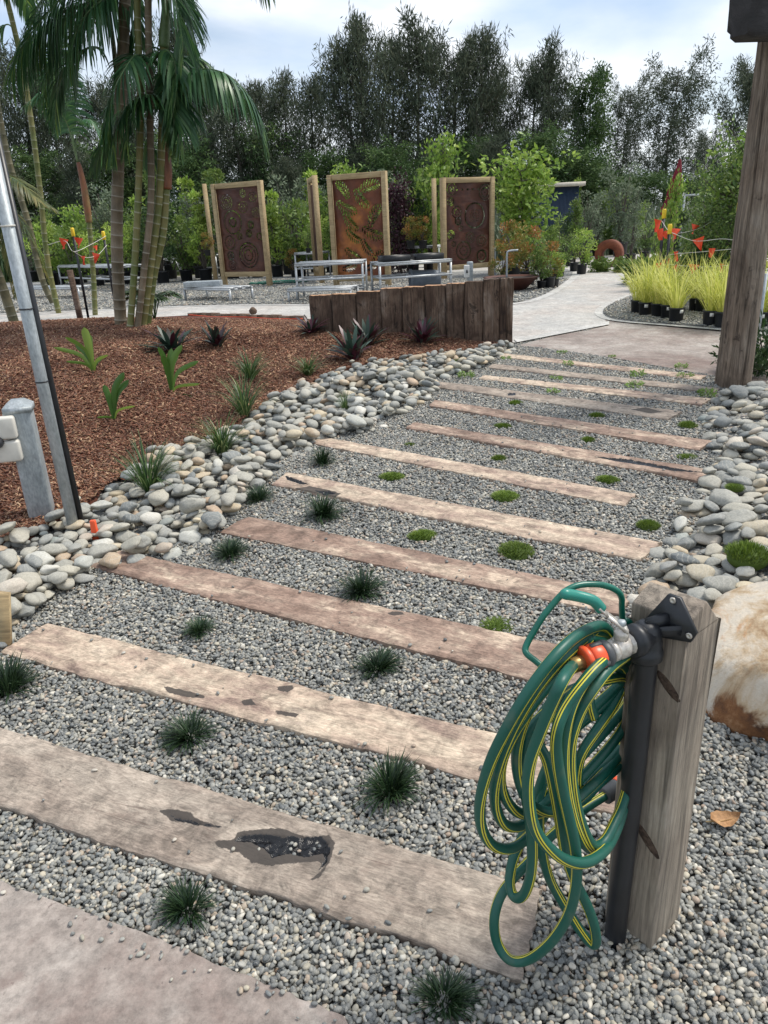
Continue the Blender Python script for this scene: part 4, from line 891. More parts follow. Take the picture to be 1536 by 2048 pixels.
# ================================================================== LEFT: galvanised pole, black pipe, box post with outlet
def pole_px(a, b, yb, r, name, label, cat, mat, n=16):
    p0 = hit(*a); yt = p0[1]*yb; p1 = P(b[0], b[1], yt); d = p1-p0; p0 = p0-unit(d)*.1
    o = MB().tube([p0-p0, p1-p0], r, n).build(name, mat, smooth=True, loc=p0); tag(o, label, cat); return p0, p1
q0, q1 = pole_px((150, 1068), (-28, 250), .99, .029, 'steel_pole', 'round galvanised steel pole leaning beside the black pipe at left edge', 'pole', 'galv')
pole_px((166, 1060), (-12, 250), .99, .0165, 'poly_pipe', 'black poly pipe standing against the galvanised steel pole', 'pipe', 'blk', 12)
mb = MB()
for t in (.45, .62, .8):
    c = q0+(q1-q0)*t; o = MB().lathe([(.030, -.004), (.0325, -.003), (.0325, .003), (.030, .004)], (0, 0, 0), axes(q1-q0), 16).build('cable_tie', 'white' if t > .7 else 'blk', loc=c); tag(o, ['black cable tie low on the galvanised pole', 'black cable tie midway up the galvanised pole', 'white cable tie high on the galvanised pole'][(.45, .62, .8).index(t)], 'cable tie')
b0 = hit(85, 1028); bx = thing('steel_bollard', 'short square galvanised steel post with pyramid cap in the mulch', 'bollard', b0, R(16))
tpz = P(45, 815, b0[1])[2]-b0[2]; w = .128
mb = MB().box((0, 0, tpz/2-.06), (w, w, tpz+.1)); o = mb.build('shaft', 'galv', bx); bv = o.modifiers.new('b', 'BEVEL'); bv.width = .012; bv.segments = 3
mb = MB(); h = w/2+.007
mb.box((0, 0, tpz-.002), (2*h, 2*h, .03)); mb.add([(-h, -h, tpz+.013), (h, -h, tpz+.013), (h, h, tpz+.013), (-h, h, tpz+.013), (-h*.45, -h*.45, tpz+.045), (h*.45, -h*.45, tpz+.045), (h*.45, h*.45, tpz+.045), (-h*.45, h*.45, tpz+.045)], [(0, 1, 5, 4), (1, 2, 6, 5), (2, 3, 7, 6), (3, 0, 4, 7), (4, 5, 6, 7)]); mb.build('cap', 'galv', bx)
ob = P(20, 873, b0[1]-.075); ow = thing('power_outlet', 'cream weatherproof power outlet with black plug on the steel bollard', 'outlet', ob, R(16))
def bev(o, w=.006, s=3): b = o.modifiers.new('b', 'BEVEL'); b.width = w; b.segments = s; return o
bev(MB().box((.03, .03, -.01), (.09, .05, .27)).build('back_box', 'white', ow)); bev(MB().box((-.015, -.02, .055), (.12, .06, .12)).build('cover', 'white', ow), .014); bev(MB().box((-.015, -.02, -.072), (.12, .06, .115)).build('cover', 'white', ow), .014)
MB().lathe([(.028, 0), (.03, .02), (.022, .05), (.012, .07)], (-.05, -.045, -.01), axes((-.3, -1, -.2)), 14).build('plug', 'blk', ow, True)
pw = hit(192, 1075); o = MB().box((0, 0, .045), (.035, .03, .11), taper=.8).build('marker_peg', 'orange', loc=pw+[0, 0, .0]); bev(o, .005); tag(o, 'small orange plastic peg stuck among the cobbles by the poles', 'peg')
te = hit0(3, 1300); t2 = P(3, 1185, te[1]); o = MB().bar((0, 0, -.05), t2-te, .022, .06).build('garden_stake', 'frame', loc=te); tag(o, 'thin pale timber stake at the left edge beside the cobbles', 'stake')

# ================================================================== RIGHT: big leaning pole with charred beam
pb0 = hit0(1464, 772); ptop = P(1556, 40, pb0[1]+.05)
po = thing('timber_pole', 'tall weathered round timber pole with deep splits at the right', 'pole', pb0)
ns = 60; n_ = 64; v = []; ax = axes(ptop-pb0)
L_ = np.linalg.norm(ptop-pb0)+.9
mb = MB(); path = []; 
for i in range(ns):
    t = i/(ns-1)
    for j in range(n_):
        a = j*2*math.pi/n_; r = .128-.020*t
        r *= 1+.12*noise.noise(Vector((math.cos(a)*1.3, math.sin(a)*1.3, t*2.2)))+.03*noise.noise(Vector((math.cos(a)*5, math.sin(a)*5, t*3)))
        for a0, dp, wd_ in ((4.4, .34, .10), (5.35, .26, .08), (3.6, .18, .07), (4.9, .16, .05), (2.9, .15, .06), (0.2, .2, .08)):
            da = (a-a0-.25*math.sin(t*3)+math.pi) % (2*math.pi)-math.pi
            r *= 1-dp*math.exp(-(da/wd_)**2)*(.5+.5*math.sin(t*9+a0*3)) if wd_ else 1
        v.append(ax[2]*(t*(L_+.2)-.2)+r*(math.cos(a)*ax[0]+math.sin(a)*ax[1]))
i, j = np.meshgrid(np.arange(ns-1), np.arange(n_), indexing='ij'); j2 = (j+1) % n_
q = np.stack([i*n_+j, i*n_+j2, (i+1)*n_+j2, (i+1)*n_+j], -1).reshape(-1, 4); mb.add(v, q); mb.add([v[-n_+k] for k in range(n_)], [tuple(range(n_))])
o = mb.build('shaft', 'pole', po, True); grain_up(o)
bc = P(1478, 30, pb0[1]-.22); be = bc+np.array([1.9, .35, .05])
bm_ = thing('charred_beam', 'charred blackened timber beam fixed across the top of the right pole', 'beam', bc)
d = unit(be-bc); yv = unit(np.cross([0, 0, 1], d)); zv = np.cross(d, yv); v = []; ns, n_ = 40, 20
for i in range(ns):
    t = i/(ns-1)*1.9
    for j in range(n_):
        a = j*2*math.pi/n_; sx, sz = math.cos(a), math.sin(a); hx = np.sign(sx)*abs(sx)**.35*.13; hz = np.sign(sz)*abs(sz)**.35*.20
        k = 1+.08*noise.noise(Vector((t*3, sx*2, sz*2)))+.12*noise.noise(Vector((t*.8, sx*9, sz*9)))-(.12 if i == 0 else 0)
        v.append(d*(t+(.02*noise.noise(Vector((sx*3, sz*3, 0))) if i == 0 else 0))+yv*hx*k+zv*hz*k+zv*.06)
i, j = np.meshgrid(np.arange(ns-1), np.arange(n_), indexing='ij'); j2 = (j+1) % n_
q = np.stack([i*n_+j, i*n_+j2, (i+1)*n_+j2, (i+1)*n_+j], -1).reshape(-1, 4); mb = MB(); mb.add(v, q); mb.add(v[:n_], [tuple(range(n_))[::-1]]); mb.build('beam', 'char', bm_, True)

# ================================================================== LOG WALL
wl = thing('log_wall', 'curved wall of upright dark weathered hardwood sleepers beside the mulch bed', 'wall', (0, 0, 0))
LB = [(616, 660, 8.95, 592), (662, 709, 8.9, 589), (712, 760, 8.8, 584), (760, 804, 8.7, 578), (804, 849, 8.62, 575), (849, 891, 8.52, 572), (891, 928, 8.42, 568), (928, 967, 8.32, 564), (967, 1001, 8.22, 560), (1001, 1014, 8.18, 558), (1013, 1028, 8.2, 557)]
for k, (xa, xb, yd, ty) in enumerate(LB):
    yd2 = LB[k+1][2] if k+1 < len(LB) else yd+.13
    if k == 9: yd2 = 8.28
    A = P(xa+1, ty, yd); B = P(xb-1, ty, yd2 if k < 3 else min(yd, yd2+.03)); z1 = A[2]; B[2] = z1
    d = unit((B-A)*[1, 1, 0]); w_ = np.linalg.norm((B-A)[:2]); nn_ = np.array([-d[1], d[0], 0]); zb = .1; th = .13
    v = []; nx, nz = 12, 24; r_ = Vector((k*3.3, 0, 0))
    def sf(u, z, back):
        wob = .012*noise.noise(r_+Vector((u*4, z*2.5, back*5)))+.010*noise.noise(r_+Vector((u*9, z*2, 0)))+.008*noise.noise(r_+Vector((u*22, z*3, 0)))
        return A*[1, 1, 0]+d*w_*u+nn_*(th*back+wob)+d*.010*noise.noise(r_+Vector((u*2, z*4, 7)))+np.array([0, 0, z])
    ringu = [(u/11, 0) for u in range(12)]+[(1-u/4, 1) for u in range(5)]
    for i in range(nz+1):
        z = zb+(z1-zb)*i/nz
        for u, b_ in ringu: v.append(sf(u, z+(0 if i < nz else .008*noise.noise(r_+Vector((u*6, b_, 0)))), b_))
    m_ = len(ringu); i, j = np.meshgrid(np.arange(nz), np.arange(m_), indexing='ij'); j2 = (j+1) % m_
    q = np.stack([i*m_+j, i*m_+j2, (i+1)*m_+j2, (i+1)*m_+j], -1).reshape(-1, 4)
    mb = MB(); mb.add(v, q); o = mb.build('sleeper', 'log', wl); grain_up(o)
    tpv = np.array(v[-m_:])+[0, 0, .002]; t_ = MB(); t_.add(tpv, [tuple(range(m_))]); c_ = t_.build('sawn_top', 'sawn' if k < 7 else 'log', o)
    c_.matrix_parent_inverse = Matrix(((0, 0, 1), (0, 1, 0), (-1, 0, 0))).to_4x4()
# low sleeper edging of the concrete, left of the wall
ed = thing('low_sleeper_edging', 'row of short dark upright sleepers edging the pale concrete strip', 'edging', (0, 0, 0))
e0 = hit0(380, 633); e1 = np.array([E1_[0], E1_[1], .29]); n_ = 11
for k in range(n_):
    a, b = e0+(e1-e0)*(k+.04)/n_, e0+(e1-e0)*(k+.95)/n_; zt = .335+.006*(k % 3); mb = MB().bar([a[0], a[1], zt-.16], [b[0], b[1], zt-.16], .11, .34); mb.build('sleeper', 'log', ed)
so_ = MB().tube(spline([e0+[0, -.08, .035], e0+(e1-e0)*.25+[0, -.1, .02], e0+(e1-e0)*.5+[0, -.07, .03], e0+(e1-e0)*.75+[0, -.09, .02], e1+[0, -.06, .03]]), .007, 6).build('string_line', 'flag'); tag(so_, 'orange string line along the top of the low sleeper edging', 'string')
lp = hit0(507, 632); o = MB().lathe([(.04, 0), (.06, .02), (.065, .06), (.03, .10), (.01, .11)], n=12).build('garden_light', 'log', smooth=True, loc=lp+[0, 0, .03]); tag(o, 'small round dark garden light on the low sleeper edge', 'light')

# ================================================================== GARDEN PLANTS
def mondo_mesh(n, L, w, mat, seed, sprd=.03, lean=(.15, 1.1), droop=1.0, segs=4):
    r_ = np.random.default_rng(seed); a = r_.uniform(0, 6.28, n); rr = sprd*np.sqrt(r_.random(n)); a = np.where(r_.random(n) < .35, r_.normal(seed*1.9, .7, n), a)
    Pn = np.stack([rr*np.cos(a), rr*np.sin(a), 0*a], 1); az = a+r_.normal(0, .5, n)
    mb = MB(); mb.blades(Pn, az, r_.uniform(*lean, n), L*r_.uniform(.6, 1.15, n), w*r_.uniform(.7, 1.2, n), droop*r_.uniform(.6, 1.3, n), r_.random(n), segs); return mb
def tuft(label, name, cat, px, group, mesh_, sc=1., rz=0.):
    p = hit(*px); o = bpy.data.objects.new(name, mesh_); C.objects.link(o); o.location = V(p)+Vector((0, 0, .011 if cat == 'grass tuft' else 0)); o.rotation_euler = (0, 0, rz); k_ = {'moss cushion': .78, 'plant': 1.}.get(cat, 1.); o.scale = (sc*k_*random.uniform(.8, 1.15), sc*k_*random.uniform(.8, 1.15), sc*k_*random.uniform(.75, 1.2)); tag(o, label, cat, group); return o
MO = [mondo_mesh(300, .105, .0046, 'mondo', i, .032, (.02, 1.25), .9).mesh('mondo_grass', M['mondo']) for i in range(3)]
ML = [((885, 2012), 'dark mondo grass tuft at the bottom edge of the picture, below the near sleeper', .72), ((378, 1830), 'thin greyish mondo grass tuft between the slab and the nearest sleeper', .72), ((780, 1592), 'dense mondo grass tuft between the two nearest sleepers, right of centre', .95),
      ((382, 1480), 'dense mondo grass tuft between the two nearest sleepers, left one', .9), ((755, 1345), 'mondo grass tuft below the third sleeper, right of centre', 1.0), ((402, 1268), 'small mondo grass tuft below the left half of the third sleeper', .8),
      ((18, 1388), 'mondo grass tuft cut by the left edge of the picture', 1.15), ((724, 1190), 'mondo grass tuft between third and fourth sleepers', 1.1), ((460, 1116), 'mondo grass tuft just below the left end of the fourth sleeper', 1.0),
      ((646, 1034), 'mondo grass tuft between fourth and fifth sleepers', 1.1), ((518, 1003), 'mondo grass tuft against the cobbles beside the fifth sleeper', 1.0), ((645, 930), 'mondo grass tuft just below the left end of the sixth sleeper', 1.1)]
for i, (px, lb, sc) in enumerate(ML): tuft(lb, 'mondo_grass', 'grass tuft', px, 'mondo grass tufts in the gravel path', MO[i % 3], sc, i*1.3)
MS = []
for i in range(2):
    r_ = np.random.default_rng(70+i); n = 1500; a = r_.uniform(0, 6.28, n); rr = .085*np.sqrt(r_.random(n)); z = .035*np.sqrt(np.maximum(0, 1-(rr/.09)**2))*r_.uniform(.6, 1.1, n)
    mb = MB(); hv, hf = ICO[3]; hv = hv*[.08, .08, .03]; mb.add(hv, hf, .2)
    mb.blades(np.stack([rr*np.cos(a), rr*np.sin(a), z*.8], 1), a+r_.normal(0, .7, n), rr/.085*1.0+r_.normal(0, .2, n), r_.uniform(.012, .026, n), .0028, .3, r_.random(n), 2); MS.append(mb.mesh('moss_cushion', M['moss']))
MC = [((1032, 1108), 'large bright green moss cushion just below the fifth sleeper', 1.25), ((994, 1256), 'moss cushion beside the hose, below the fourth sleeper', .85), ((844, 1076), 'moss cushion below the fifth sleeper, left of the largest one', .95), ((784, 957), 'moss cushion below the sixth sleeper, left of centre', 1.0),
      ((1010, 997), 'moss cushion below the sixth sleeper, in the middle', 1.05), ((1296, 1057), 'flat moss cushion between fifth sleeper and right cobbles', .9), ((820, 893), 'tiny moss cushion below the left end of the seventh sleeper', .65), ((998, 922), 'moss cushion below the seventh sleeper in the middle', .85),
      ((1215, 965), 'moss cushion above the square right end of the sixth sleeper', 1.0), ((1373, 918), 'moss cushion right, between the seventh and eighth sleepers', .85), ((1005, 856), 'moss cushion just above the seventh sleeper', .9), ((1176, 884), 'moss cushion between seventh and eighth sleepers, centre right', .75),
      ((1375, 856), 'moss cushion touching the right-hand cobbles beyond the eighth sleeper', 1.0), ((1031, 810), 'moss cushion just above the left part of the eighth sleeper', .85), ((1193, 836), 'moss cushion between eighth and ninth sleepers', .85), ((1491, 1143), 'big round moss cushion among the right-hand cobbles', 1.2), ((1467, 995), 'small moss cushion half hidden in the right-hand cobbles', .8), ((1130, 1440), 'moss cushion seen through the hose coil', .8)]
for i, (px, lb, sc) in enumerate(MC):
    o = tuft(lb, 'moss_cushion', 'moss cushion', px, 'moss cushions dotted over the path', MS[i % 2], sc, i*.9); o.location.z += .005 if px[0] < 1440 else .05
    if px[0] == 1491: o.location.z += .01; o.scale = (1.0, 1.0, 1.5)
SG = []
for i in range(2):
    r_ = np.random.default_rng(90+i); n = 130; a = r_.uniform(0, 6.28, n); rr = .06*np.sqrt(r_.random(n)); mb = MB()
    mb.leaves(np.stack([rr*np.cos(a), rr*np.sin(a), r_.uniform(0, .05, n)], 1), np.stack([np.cos(a), np.sin(a), r_.uniform(-.2, 1.2, n)], 1), r_.uniform(.015, .034, n), .013, r_.random(n)); SG.append(mb.mesh('groundcover_sprig', M['sprig']))
for i, (px, lb, sc) in enumerate([((932, 757), 'fresh green sprig at the edge of the left cobbles', 1.1), ((912, 727), 'pale green sprig among the far left cobbles', 1.), ((1106, 787), 'pale sprig beside the left part of the ninth sleeper', .8), ((1270, 775), 'larger pale sprig in the middle of the far gravel', 1.), ((1412, 795), 'pale sprig near the right pole by the far cobbles', 1.), ((1276, 754), 'pale sprig between the eleventh and twelfth sleepers', .9), ((1370, 757), 'pale sprig beside the pole foot on the gravel', 1.), ((1112, 760), 'small pale sprig left between the tenth and eleventh sleepers', .8), ((1136, 733), 'small pale sprig just beyond the eleventh sleeper', .8), ((1124, 708), 'green sprig near the edge of the far concrete', .8), ((1224, 716), 'tiny sprig against the far concrete edge', .6), ((1012, 721), 'green sprig by the left end of the farthest sleeper', .7), ((1362, 737), 'thin sprig at the edge of the concrete by the pole', .9)]):
    tuft(lb, 'groundcover_sprig', 'plant', px, 'small sprigs in the far gravel', SG[i % 2], sc, i)
LO = [mondo_mesh(130, .42, .0095, 'lomandra', 20+i, .045, (.03, .75), 1.1, 6).mesh('strappy_grass', M['lomandra']) for i in range(3)]
for i, (px, lb, sc) in enumerate([((298, 985), 'tall strappy green grass clump in the cobbles near the galvanised pole', .95), ((445, 910), 'strappy green grass clump at the mulch edge, left of centre', .9), ((490, 832), 'airy strappy grass clump in the mulch behind the cobbles', .95), ((500, 760), 'rounded bright strappy grass clump higher on the mulch mound', .72), ((616, 752), 'small strappy grass clump in the mulch, right of the rounded one', .72), ((692, 826), 'smallest strappy grass sprouting from the middle of the cobbles', .42)]):
    tuft(lb, 'strappy_grass', 'grass clump', px, 'strappy grass clumps around the mulch edge', LO[i % 3], sc, i*2.1)
# clivia : broad blades as explicit curves
def broad(name, px, blades, mat, label, cat, group=None, wid=.05):
    p0 = hit(*px); o = thing(name, label, cat, p0, 0, group)
    for (bx_, by_, yo, v_, ww) in blades:
        e = P(bx_, by_, p0[1]+yo)-p0; m1 = e*.5+np.array([-e[0]*.22, -e[1]*.2, abs(e[2])*.14]); sp = spline([(e[0]*.02, 0, 0), m1, e], 6); tg = np.gradient(sp, axis=0); vw = np.array([0, 1., 0])+.4*np.array([rng.normal(), 0, 0])
        v = []; m_ = len(sp)
        for i, (c, t) in enumerate(zip(sp, tg)):
            s_ = np.cross(t, vw); s_ /= np.linalg.norm(s_); k = i/(m_-1); w_ = wid*ww*(.35+.65*min(1, k*2.2))*(1 if k < .8 else math.sqrt(max(.02, 1-((k-.8)/.2)**2))); nrm = unit(np.cross(s_, t))
            v += [c-s_*w_/2+nrm*w_*.18, c, c+s_*w_/2+nrm*w_*.18]
        i = np.arange(m_-1)[:, None]; q = np.concatenate([np.hstack([i*3, i*3+1, i*3+4, i*3+3]), np.hstack([i*3+1, i*3+2, i*3+5, i*3+4])]); MB().add(v, q, v_).build('leaf', mat, o, True)
    return o
broad('clivia_plant', (188, 745), [(168, 655, 0, .95, 1.3), (130, 675, -.05, .6, 1), (107, 695, -.1, .75, .7), (205, 712, .05, .3, .9), (150, 690, .1, .4, 1.1), (132, 723, -.15, .6, .5), (178, 668, .06, .6, 1), (216, 710, -.1, .85, .5)], 'clivia', 'broad leaved strappy plant with an upright yellow-green leaf, at left on the mulch', 'plant', 'broad leaved strappy plants on the mulch')
broad('clivia_plant', (343, 784), [(316, 694, .0, .5, 1), (343, 697, .05, .55, 1.1), (364, 690, .05, .6, 1), (397, 722, -.05, .55, .8), (325, 712, -.08, .35, 1), (355, 705, .1, .3, 1.), (400, 768, -.15, .8, .5), (386, 793, -.1, .0, .35)], 'clivia', 'broad leaved strappy plant with fanned leaves, in front of the purple plant', 'plant', 'broad leaved strappy plants on the mulch')
broad('clivia_plant', (228, 840), [(248, 745, 0, .3, 1), (257, 760, .05, .25, 1), (208, 770, 0, .35, .9), (236, 770, .08, .1, .9), (270, 812, -.1, .9, .4), (194, 835, -.1, .6, .35)], 'clivia', 'broad leaved strappy plant, smallest and darkest, just right of the black pipe', 'plant', 'broad leaved strappy plants on the mulch')
def rhoeo_mesh(seed, n=46, L=.24, w=.042):
    r_ = np.random.default_rng(seed); a = r_.uniform(0, 6.28, n); rr = .05*np.sqrt(r_.random(n)); k = r_.random(n)
    mb = MB(); mb.blades(np.stack([rr*np.cos(a), rr*np.sin(a), k*.07], 1), a, r_.uniform(.15, 1.25, n), L*r_.uniform(.7, 1.1, n), w, .5, r_.random(n), 4); return mb.mesh('moses_plant', M['rhoeo'])
RH = [rhoeo_mesh(i) for i in range(3)]
for i, (px, lb, sc) in enumerate([((345, 702), 'dark purple leaved rosette plant behind the fanned strappy plant', 1.25), ((435, 695), 'dark leaved rosette plant right of the darkest purple one', 1.0), ((622, 668), 'dark leaved rosette plant at the left end of the log wall', 1.), ((705, 722), 'large dark leaved rosette near the cobbles', 1.15), ((735, 692), 'dark leaved rosette against the log wall', 1.1), ((845, 688), 'purple rosette plant against the middle of the log wall', 1.)]):
    tuft(lb, 'rosette_plant', 'plant', px, 'dark rosette plants on the mulch', RH[i % 3], sc, i*1.7)
# philodendron by the palms
pp = hit(310, 640); ph = thing('philodendron', 'glossy split-leaf philodendron at the foot of the palm clump', 'plant', pp)
r_ = np.random.default_rng(5)
mb = MB(); st_ = MB()
for k in range(16):
    a = r_.uniform(0, 6.28); L = r_.uniform(.3, .55); tip = np.array([math.cos(a)*L*.8, math.sin(a)*L*.8, .2+L*.35]); sp = spline([(0, 0, 0), tip*[.4, .4, .9], tip], 4); st_.tube(sp, .006, 5)
    d = unit([math.cos(a), math.sin(a), -.5]); sd = unit(np.cross(d, [0, 0, 1])); n_ = 16; PP = []; DD = []
    for i in range(n_):
        t = i/(n_-1); ang = (t-.5)*4.6; PP.append(tip+d*(.10-.02*i/n_)*0); DD.append(d*math.cos(ang)+sd*math.sin(ang)+np.array([0, 0, -.15]))
    mb.leaves(np.array(PP), np.array(DD), .16, .045, r_.random(n_), up=np.tile([0, 0, 1.], (n_, 1)))
st_.build('stalk', 'lf_mid', ph); mb.build('leaf', 'lf_dark', ph)

# ================================================================== PALMS
def frond(par, pts, Ll=.5, nl=55, droop=1.3, mat='palm', wl=.032, seed=0, start=.12, r0=.014, stiff=.35):
    """pts: world rachis control points"""
    r_ = np.random.default_rng(seed); o0_ = np.array(par.location); sp = spline([np.asarray(p)-o0_ for p in pts], 8)
    sp = sp; fo = MB().tube(sp, np.linspace(r0, .003, len(sp)), 6).build('frond', 'shaft_g', par, True)
    L = np.concatenate([[0], np.cumsum(np.linalg.norm(np.diff(sp, axis=0), axis=1))]); tg = np.gradient(sp, axis=0); tg /= np.linalg.norm(tg, axis=1)[:, None]
    T_ = np.linspace(start, 1, nl); Vx = []; Q = []; vals = []; n0 = 0; segs = 5
    for sgn in (-1, 1):
        for t in T_:
            t = min(1, t+r_.normal(0, .004)); c = np.array([np.interp(t*L[-1], L, sp[:, k]) for k in range(3)]); g = unit([np.interp(t*L[-1], L, tg[:, k]) for k in range(3)])
            sd = np.cross(g, [0, 0, 1.]); sd = unit(sd) if np.linalg.norm(sd) > .05 else np.array([1., 0, 0]); u_ = np.cross(sd, g)
            ll = Ll*(math.sin(math.pi*(.12+.80*t))**.6)*r_.uniform(.88, 1.08); d = unit(sd*sgn*1.0+g*(.35+.9*t)+u_*(stiff+r_.normal(0, .10))); p = c.copy(); dr = droop*r_.uniform(.7, 1.25)
            wv = unit(np.cross(d, u_)); ww = wl*r_.uniform(.8, 1.1)
            for k in range(segs+1):
                s_ = k/segs; w_ = ww*np.interp(s_, [0, .25, .7, 1], [.5, 1, .7, .05]); Vx += [p-wv*w_/2, p+wv*w_/2]
                d = unit(d+np.array([0, 0, -1.])*dr*.30); p = p+d*ll/segs; wv = unit(wv-d*(wv@d))
            for k in range(segs): Q.append((n0+2*k, n0+2*k+1, n0+2*k+3, n0+2*k+2))
            n0 += 2*(segs+1); vals += [r_.random()*.8+(.2 if t > .8 else 0)]*segs
    MB().add(Vx, np.array(Q), np.array(vals)).build('leaflets', mat, fo); return fo
def trunk(par, pts, r0, r1, mat, rings=28, seed=0):
    o0_ = np.array(par.location); sp = spline([np.asarray(p)-o0_ for p in pts], 10); L = np.concatenate([[0], np.cumsum(np.linalg.norm(np.diff(sp, axis=0), axis=1))]); r_ = np.random.default_rng(seed)
    ts = []; tt = 0
    zs = np.sort(np.concatenate([np.linspace(0, 1, rings)+r_.normal(0, .15/rings, rings)])); zs = np.clip(zs, 0, 1); P_ = []; Rr = []; rv = []
    for k in range(rings-1):
        a, b = zs[k], zs[k+1]; e = .010/L[-1]
        if b-a < 3*e: continue
        for t_, rr, vv_ in ((a+e*.2, 1.045, .9), (a+e, 1.05, .9), (a+e*1.6, 1.0, 0), ((a+b)/2, .985, 0), (b-e*.8, 1.0, 0)):
            P_.append([np.interp(t_*L[-1], L, sp[:, j]) for j in range(3)]); Rr.append(rr*(r0+(r1-r0)*t_)); rv.append(vv_*r_.uniform(.25, .85))
    return MB().tube(P_, Rr, 14, ringval=rv).build('trunk', mat, par, True)
def palm(base, way, label, mat, r0, r1, group='palms growing from the mulch mound', fr=(), crown=None, shaft=None, seed=0, yb=None, rings=28):
    """base pixel, way: [(px,py)] up the trunk at the depth of the base"""
    b = hit(*base) if yb is None else P(base[0], base[1], yb); o = thing('palm_tree', label, 'palm tree', b, 0, group); pts = [b-[0, 0, .1]]+[P(x, y, b[1]+(dy[0] if dy else 0)) for x, y, *dy in way]
    trunk(o, pts, r0, r1, mat, rings, seed)
    if shaft: MB().tube(rel(o, spline([P(x, y, b[1]-.0) for x, y in shaft[0]], 6)), np.interp(np.linspace(0, 1, 6*(len(shaft[0])-1)+1), [0, .3, 1], [r1*1.35, r1*1.5, r1*.8]), 12).build('crownshaft', shaft[1], o, True)
    for i, f in enumerate(fr):
        y0 = b[1]; frond(o, [P(x, y, y0+dy) for x, y, dy in f['p']], f.get('L', .5), f.get('n', 55), f.get('d', 1.3), f.get('m', 'palm'), f.get('w', .032), seed*10+i, f.get('s', .12))
    if crown:
        c, n, LL, ar = crown; cpt = P(c[0], c[1], b[1]); rr_ = np.random.default_rng(seed+77)
        for i in range(n):
            a = i*2.4+rr_.uniform(-.3, .3)+seed; el = rr_.uniform(.3, 1.2); h = np.array([math.cos(a), math.sin(a), 0]); q = [cpt, cpt+h*LL*.28*math.cos(el)+[0, 0, LL*.34*math.sin(el)], cpt+h*LL*.62*math.cos(el*.8)+[0, 0, LL*.42*math.sin(el)-LL*.03], cpt+h*LL*(.85)+[0, 0, LL*.42*math.sin(el)-LL*.33]]
            frond(o, q, ar, 48, 1.3, 'palm', .034, seed*100+i)
    return o
d_ = lambda p, **k: dict(p=p, **k)
# main clump
palm((240, 650), [(234, 500), (236, 350), (244, 150), (252, -60)], 'tallest thick brown-trunked palm, front of the clump', 'tr_brown', .072, .060, crown=((254, -120), 7, 1.9, .6), seed=1,
     fr=[d_([(250, -70, 0), (200, -60, -.1), (130, -10, -.25), (60, 70, -.3), (20, 150, -.3)], L=.75, n=64, d=1.6, w=.026), d_([(248, -20, -.05), (215, -5, -.2), (180, 20, -.35), (150, 70, -.4), (140, 130, -.4)], L=.8, n=56, d=1.8, w=.026), d_([(250, 30, .1), (225, 10, .1), (180, 5, 0), (120, 30, 0), (70, 90, 0)], L=.7, n=58, d=1.6, w=.026),
         d_([(246, 225, -.1), (236, 225, -.15), (222, 250, -.2), (208, 290, -.2), (190, 330, -.2)], L=.42, n=50, d=.9, w=.026)])
palm((256, 656), [(270, 520), (277, 380), (281, 200), (275, 40), (276, -60)], 'slender green-trunked palm between the brown trunk and the leaning ones', 'tr_green', .040, .035, seed=2, crown=((278, -130), 6, 1.7, .5), fr=[d_([(281, 150, 0), (275, 110, -.2), (255, 130, -.4), (225, 190, -.5), (215, 270, -.5)], L=.5, n=55, d=1.2), d_([(276, -40, 0), (310, -50, -.2), (345, -10, -.3), (362, 60, -.3), (366, 120, -.3)], L=.5, n=55, d=1.1, w=.026)])
palm((270, 655), [(288, 540), (302, 400), (300, 240), (297, 60), (296, -60)], 'brownish thin palm trunk, second from right in the clump', 'tr_brown', .039, .036, seed=3, crown=((296, -130), 6, 1.8, .5), fr=[d_([(300, 130, 0), (330, 100, -.2), (350, 130, -.3), (350, 200, -.3), (335, 270, -.3)], L=.45, n=50, d=1.1)])
palm((281, 652), [(300, 540), (318, 400), (324, 250), (327, 90)], 'ringed palm trunk at the right of the clump carrying the arching fronds', 'tr_green', .045, .040, seed=4, shaft=([(327, 95), (330, 50), (334, -30)], 'shaft_g'),
     fr=[d_([(331, 185, 0), (360, 150, -.1), (400, 138, -.2), (455, 150, -.3), (502, 200, -.3), (525, 275, -.3)], L=.62, n=80, d=1.7, w=.036, s=.15), d_([(330, 150, .2), (355, 120, .3), (395, 118, .4), (430, 150, .4), (445, 200, .4)], L=.55, n=60, d=1.4), d_([(330, 100, 0), (350, 120, .2), (375, 170, .3), (392, 230, .3)], L=.5, n=50, d=1.3),
         d_([(326, 210, .0), (300, 190, -.3), (262, 205, -.4), (235, 250, -.5), (225, 310, -.5)], L=.45, n=55, d=1.2, w=.028), d_([(333, 20, 0), (352, -20, 0), (378, 20, -.1), (386, 90, -.1)], L=.35, n=50, d=1.0, w=.024), d_([(331, 120, 0), (340, 180, -.2), (348, 240, -.3), (345, 300, -.3)], L=.34, n=40, d=.8)])
palm((290, 650), [(306, 560), (325, 470), (331, 400), (333, 370)], 'short palm with orange crownshaft at the right of the clump', 'tr_green', .045, .043, seed=5, shaft=([(333, 378), (333, 345), (330, 300), (327, 270), (324, 230)], 'shaft'), rings=16,
     fr=[d_([(324, 240, 0), (332, 190, -.1), (350, 190, -.2), (362, 240, -.3), (362, 300, -.3)], L=.42, n=46, d=1.1), d_([(324, 240, 0), (312, 200, -.1), (285, 200, -.3), (262, 240, -.4), (250, 300, -.4)], L=.4, n=50, d=1.0)])
